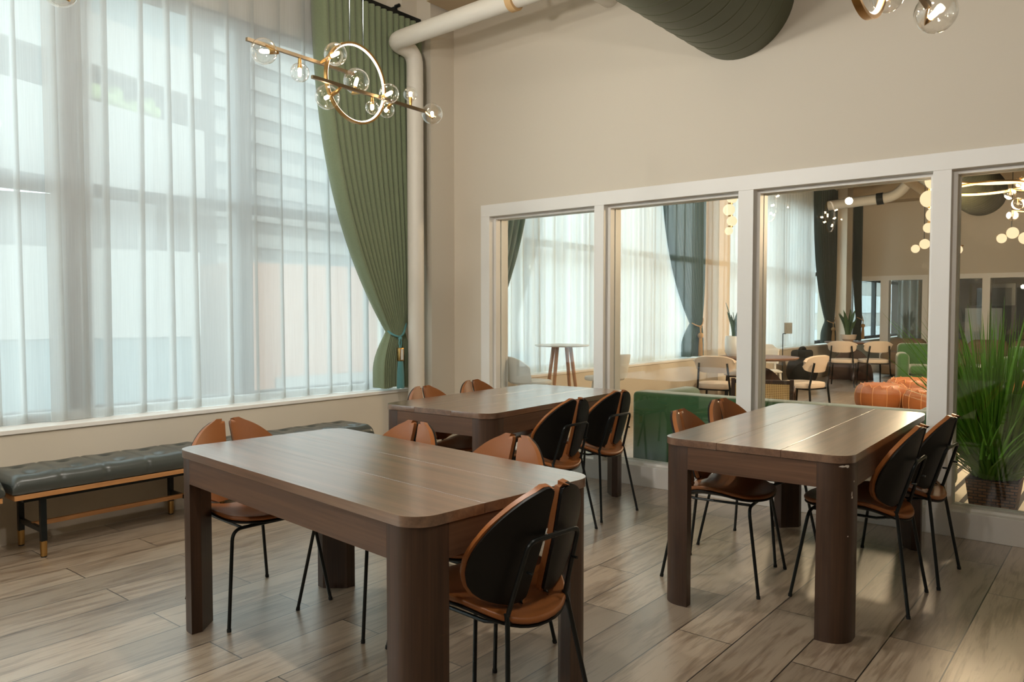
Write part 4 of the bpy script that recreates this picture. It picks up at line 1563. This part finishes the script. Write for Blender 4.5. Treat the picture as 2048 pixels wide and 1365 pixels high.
# black bag
t = thing('duffel_bag', 'black bulky bag standing before the apron wall, beyond the side-on chair', 'bag', (-4.58, 13.75, 0))
MB().sphere((0, 0, 0.30), 0.30, 20, 14, sx=0.85, sy=1.25, sz=1.0).build('body', M['black_fabric'], t)
MB().tube(bend([(0, -0.15, 0.55), (0, -0.12, 0.70), (0, 0.12, 0.70), (0, 0.15, 0.55)], 0.08), 0.03, 10).build('handle', M['black_fabric'], t)
bx(-0.15, 0.15, -0.19, 0.16, 0.52, 0.67, 0.05).build('flap', M['black_fabric'], t)


def pouf(label, loc, r, h):
    t = thing('pouf', label, 'pouf', loc, random.Random(label).uniform(0, 1), 'orange leather poufs')

    def z(q):
        return 0.5 * h + 0.5 * h * math.copysign(abs(math.sin(q)) ** 0.75, math.sin(q))
    prof = [(r * (0.45 + 0.55 * math.cos(q) ** 0.6) if math.cos(q) > 1e-4 else r * 0.45, z(q)) for q in [-PI / 2 + PI * i / 16 for i in range(17)]]
    prof = [(0, prof[0][1])] + prof + [(0, prof[-1][1] + 0.012)]
    MB().lathe(prof, 40).build('body', M['pouf'], t)
    s = MB()
    for k in range(12):
        a = 2 * PI * k / 12
        s.tube([((rr + 0.002) * math.cos(a), (rr + 0.002) * math.sin(a), zz) for rr, zz in prof[3:-5]], 0.005, 5)
        b = 2 * PI * (k + 0.5) / 12
        rr, zz = prof[-6]
        r2, z2 = prof[-3]
        s.tube([(rr * math.cos(a), rr * math.sin(a), zz + 0.002), ((r2 + 0.04) * math.cos(b), (r2 + 0.04) * math.sin(b), z2 + 0.004), (rr * math.cos(2 * a - b + 2 * (b - a)), rr * math.sin(2 * b - a), zz + 0.002)], 0.005, 5)
    s.build('stitching', M['stitch'], t)
    return t


pouf('orange leather pouf beyond the green sofa, leftmost of the three', (-2.70, 11.35, 0), 0.34, 0.36)
pouf('orange leather pouf beyond the green sofa, farthest and tallest of the three', (-2.45, 12.05, 0), 0.36, 0.40)
pouf('orange leather pouf beyond the green sofa, half hidden by the partition post', (-2.06, 11.15, 0), 0.33, 0.34)


def armchair(label, loc, rz):
    t = thing('armchair', label, 'armchair', loc, rz, 'green velvet armchairs in the lounge')
    bx(-0.40, 0.42, -0.42, 0.42, 0.08, 0.30, 0.03).build('seat_base', M['velvet'], t)
    bx(-0.18, 0.44, -0.27, 0.27, 0.302, 0.46, 0.05).build('seat_cushion', M['velvet'], t)
    bx(-0.45, -0.19, -0.43, 0.43, 0.12, 0.80, 0.07).build('backrest', M['velvet'], t)
    for s in (-1, 1):
        y0 = -0.46 if s < 0 else 0.275
        bx(-0.19, 0.44, y0, y0 + 0.185, 0.10, 0.66, 0.07).build('arm', M['velvet'], t)
        for sx in (-0.35, 0.36):
            MB().lathe([(0, 0), (0.02, 0), (0.028, 0.082), (0, 0.082)], 10, (sx, s * 0.36, 0)).build('foot', M['base_dark'], t)
    return t


ac = armchair('green velvet armchair just left of the wide partition post', (-2.72, 14.3, 0), R(-75))
copy_tree(ac, (-1.15, 13.9, 0), R(-95), 'green velvet armchair at the right edge behind the tall grass')

# taupe tufted sofa along the far partition
t = thing('tufted_sofa', 'long taupe channel-tufted sofa along the far inner windows', 'sofa', (-2.4, 17.55, 0))
bx(-1.7, 1.9, -0.45, 0.45, 0.05, 0.30, 0.03).build('seat_base', M['tan'], t)
for k in range(5):
    x0 = -1.72 + 0.73 * k
    bx(x0, x0 + 0.72, 0.12, 0.5, 0.30, 0.78, 0.14).build('back_cushion', M['tan'], t)
    bx(x0, x0 + 0.72, -0.5, 0.11, 0.29, 0.52, 0.10).build('seat_cushion', M['tan'], t)

# coffee table, drum table, orange tub chair
t = thing('coffee_table', 'round glossy brown coffee table behind the tall grass', 'table', (-1.25, 10.5, 0))
MB().lathe([(0, 0.41), (0.40, 0.41), (0.42, 0.43), (0.42, 0.45), (0, 0.45)], 48).build('tabletop', M['table_dark'], t)
MB().lathe([(0, 0), (0.22, 0), (0.16, 0.41), (0, 0.41)], 32).build('base', M['base_dark'], t)
t = thing('drum_table', 'small dark ribbed drum table before the taupe sofa', 'table', (-1.98, 14.95, 0))
MB().lathe([(0, 0)] + [(0.22 + 0.012 * (i % 2), 0.06 * i) for i in range(8)] + [(0, 0.42)], 32).build('body', M['screen'], t)
MB().lathe([(0, 0.421), (0.26, 0.421), (0.26, 0.45), (0, 0.45)], 32).build('tabletop', M['board'], t)
t = thing('tub_chair', 'orange leather tub chair at the right edge behind the grass', 'chair', (-0.72, 9.4, 0), R(110))


def tubf(u, v):
    a = R(50) + R(260) * u
    zt = 0.68 - 0.16 * abs(2 * u - 1) ** 2
    return (0.33 * math.cos(a), 0.33 * math.sin(a), 0.16 + (zt - 0.16) * v)


MB().grid(tubf, 36, 8, thick=0.05).build('shell', M['pouf'], t, True, 60)
MB().lathe([(0, 0.24), (0.27, 0.24), (0.285, 0.28), (0.285, 0.36), (0.26, 0.40), (0, 0.41)], 32).build('seat_cushion', M['pouf'], t)
MB().lathe([(0, 0), (0.2, 0), (0.2, 0.02), (0.04, 0.03), (0.04, 0.24), (0, 0.24)], 24).build('base', M['black_metal'], t)


# globe pendants
def globe_string(label, loc, radii):
    t = thing('globe_pendant', label, 'pendant light', loc, 0, 'strings of opal globes')
    z = 0.0
    m_top = None
    for k, r in enumerate(radii):
        z -= r
        MB().sphere((0.02 * (-1) ** k, 0, z), r, 20, 14).build('globe', M['opal'], t)
        z -= r
        if k < len(radii) - 1:
            MB().lathe([(0, 0.006), (0.03, 0.006), (0.03, -0.012), (0, -0.012)], 16, (0, 0, z)).build('brass_link', M['gold'], t)
            z -= 0.006
    MB().tube([(0, 0, 0), (0, 0, CEIL - loc[2])], 0.004, 6).build('cord', M['gold'], t)
    return t


globe_string('string of opal globes seen in the top right corner of the second pane', (-3.93, 9.1, 2.81), [0.066, 0.072, 0.062, 0.05])
globe_string('string of opal globes hanging against the wide partition post', (-1.593, 8.447, 2.703), [0.083, 0.083, 0.068, 0.05])


def globe_cluster(label, loc, rz):
    t = thing('globe_cluster', label, 'pendant light', loc, rz, 'brass clusters of opal discs')
    MB().tube([(0, 0, 0), (0, 0, CEIL - loc[2])], 0.005, 6).build('cord', M['black_metal'], t)
    MB().tube([(-0.18, 0, -0.03), (0.55, 0, -0.03)], 0.010, 8).build('bar', M['gold'], t)
    for x, z, r in ((-0.13, -0.07, 0.062), (0.0, 0.0, 0.075), (0.15, -0.07, 0.078), (0.34, -0.02, 0.07), (0.46, -0.09, 0.07)):
        MB().sphere((x, -0.03, z), r, 18, 12, sy=0.8).build('globe', M['opal'], t)
    return t


gc = globe_cluster('brass bar of opal globes hanging at the right edge, in the last pane', (-1.31, 11.95, 2.37), R(30))
copy_tree(gc, (-2.53, 12.95, 2.36), R(30), 'brass bar of opal globes half hidden by the wide partition post')

t = thing('ring_chandelier', 'large chandelier of glowing rings and clear globes in the last pane', 'chandelier', (-0.98, 9.0, 2.66))
for (x, y, z, r, tx) in ((0, 0, 0.02, 0.52, 0), (-0.22, -0.1, -0.10, 0.34, 2), (0.34, 0.12, -0.03, 0.30, 3), (0.45, -0.2, -0.12, 0.30, -2)):
    pts = [(x + r * math.cos(2 * PI * k / 64), y + r * math.sin(2 * PI * k / 64), z + math.tan(R(tx)) * r * math.cos(2 * PI * k / 64 + 0.7)) for k in range(64)]
    rg = MB().tube([(a, b, c + 0.012) for a, b, c in pts], 0.009, 8, closed=True).build('ring', M['gold'], t)
    MB().tube(pts, 0.0085, 8, closed=True).build('light_strip', M['ledwarm'], rg)
    MB().tube([(x + r, y, z + math.tan(R(tx)) * r * math.cos(0.7) + 0.02), (0.05, 0, CEIL - 2.662)], 0.003, 6).build('cable', M['gold'], t)
rnd = random.Random(3)
MB().tube([(0.16, 0, -0.46), (0.16, 0, CEIL - 2.662)], 0.012, 10).build('stem', M['gold'], t)
for k in range(12):
    a = k * 2.4
    z = 0.0 - 0.040 * k
    rr = 0.10 + 0.14 * ((k * 7) % 5) / 5
    c = Vector((0.16 + rr * math.cos(a), rr * math.sin(a), z))
    MB().sphere(c, 0.055, 16, 10).build('glass_globe', M['bulbglass'], t)
    MB().tube([(0.16, 0, z + 0.01), c - Vector((0.0, 0, -0.045)), c + Vector((0, 0, 0.01))], 0.008, 8).build('socket', M['gold'], t)
    MB().sphere(c, 0.014, 10, 8).build('bulb', M['opal'], t)
lamp('ring_lamp', (-1.12, 9.0, 2.3), 170, WARM, 0.3)
lamp('pendant_lamp', (-1.593, 8.2, 2.5), 100, WARM, 0.12)
lamp('pendant_lamp', (-3.0, 8.8, 2.7), 45, WARM, 0.1)
lamp('pendant_lamp', (-1.4, 11.9, 2.2), 120, WARM, 0.05)
lamp('pendant_lamp', (-2.4, 12.4, 2.0), 120, WARM, 0.05)

# far room beyond the lounge
t = thing('grey_drape', 'pale grey drape behind the second far inner window', 'curtain')
MB().grid(lambda u, v: (-4.35 + 1.0 * u, 19.6 + 0.05 * math.sin(u * 40), 0.02 + 2.9 * v), 90, 4, thick=0.004).build('panel', M['grey_drape'], t)
t = thing('whiteboard', 'white board standing behind the far inner window', 'whiteboard', (-2.65, 20.2, 0))
bx(-0.42, 0.30, -0.02, 0.02, 0.55, 1.42).build('board', M['board'], t, False)
for s in (-0.4, 0.28):
    bx(s - 0.015, s + 0.015, -0.2, 0.2, 0, 0.02).build('foot', M['black_metal'], t, False)
    bx(s - 0.012, s + 0.012, 0.021, 0.04, 0.02, 1.42).build('post', M['black_metal'], t, False)
t = thing('wall_screen', 'black screen hanging above the white board in the far room', 'screen', (-2.6, 20.6, 1.48))
bx(-0.45, 0.45, -0.03, 0.03, 0, 0.5).build('panel', M['screen'], t, False)
bx(-0.03, 0.03, 0.0, 0.03, 0.51, CEIL - 1.481).build('mount', M['black_metal'], t, False)
t = thing('black_sofa', 'black sofa in the far room at the right edge', 'sofa', (-1.2, 20.6, 0))
bx(-0.9, 0.9, -0.4, 0.4, 0.05, 0.42, 0.06).build('seat', M['black_fabric'], t)
bx(-0.9, 0.9, 0.2, 0.45, 0.42, 0.85, 0.08).build('backrest', M['black_fabric'], t)

# ================================================================== OUTSIDE THE WINDOW
struct('ground', bx(-120, -6, -60, 120, -9.2, -9.0), M['ground'])


def bldg(label, origin, heading):
    """local x runs along the facade, local y away from us; heading: world angle of local x"""
    return thing('building', label, 'building', origin, heading, 'buildings across the street')


# upper terrace wing
b = bldg('terraced building with planted balconies across the street, high behind the sheers', Vector((-20.5, 3.5, 0)), R(106))
bx(-6, 9.3, 0.0, 8, 9.3, 15).build('glazed_storey', M['ext_glass'], b, False)
bx(-6, 9.5, -0.3, 0.0, 7.95, 9.3).build('parapet', M['ext_white'], b, False)
bx(-6, 9.3, 0.9, 8, 6.9, 9.29).build('recess', M['ext_dark'], b, False)
bx(-6, 9.5, -0.4, 0.9, 4.75, 6.95).build('parapet', M['ext_white'], b, False)
rnd = random.Random(21)
fo = MB()
for k in range(60):
    x = rnd.choice((-0.8, -0.2, 6.6, 7.2, 7.7)) + rnd.uniform(-0.5, 0.5)
    fo.sphere((x, 0.4 + rnd.uniform(-0.2, 0.3), 6.95 + rnd.uniform(0, 0.6)), rnd.uniform(0.12, 0.26), 7, 5)
fo.build('planting', M['ext_leaf'], b)
bx(-6, 9.2, 4.0, 8, -9, 4.74).build('lower_wall', M['ext_sky'], b, False)
# striped tower
b = bldg('striped concrete tower across the street behind the mid window', Vector((-25, 14.6, -9)), R(100))
bx(-0.2, 9, 0, 6, 0, 30).build('shaft', M['ext_grey'], b, False)
for k in range(22):
    bx(-0.3, 9.1, -0.12, 0.0, 7 + 0.95 * k, 7.5 + 0.95 * k).build('band', M['ext_white'], b, False)
# low banded block
b = bldg('low pale block with a teal window band across the street', Vector((-19.4, 3.5, -9)), R(72))
bx(-3, 6.3, 0, 3.5, 0, 6.7).build('base_glazing', M['ext_glass'], b, False)
bx(-3, 6.4, -0.06, 3.5, 6.7, 8.1).build('lower_wall', M['ext_white'], b, False)
bx(-3, 6.3, 0.0, 3.5, 8.1, 9.75).build('window_band', M['ext_glass'], b, False)
bx(-3, 6.4, -0.06, 3.5, 9.75, 11.75).build('upper_wall', M['ext_white'], b, False)
bx(1.5, 5.6, 0.8, 3.2, 11.75, 13.0).build('roof_unit', M['ext_grey'], b, False)
# pink brick block
b = bldg('pink brick block across the street at the right of the window', Vector((-17.7, 10.75, -9)), R(84))
bx(0, 8, 0, 5, 0, 11.6).build('wall', M['ext_pink'], b, False)
bx(1.0, 7, -0.06, 0.0, 6.6, 8.6).build('window_band', M['ext_white'], b, False)
b = bldg('long pale block across the street beside the lounge', Vector((-20, 24.5, -9)), R(90))
bx(0, 60, 0, 6, 0, 21).build('wall', M['ext_white'], b, False)
for k in range(6):
    bx(0.5, 59.5, -0.08, 0.0, 1.5 + 2.9 * k, 3.1 + 2.9 * k).build('window_band', M['ext_glass'], b, False)
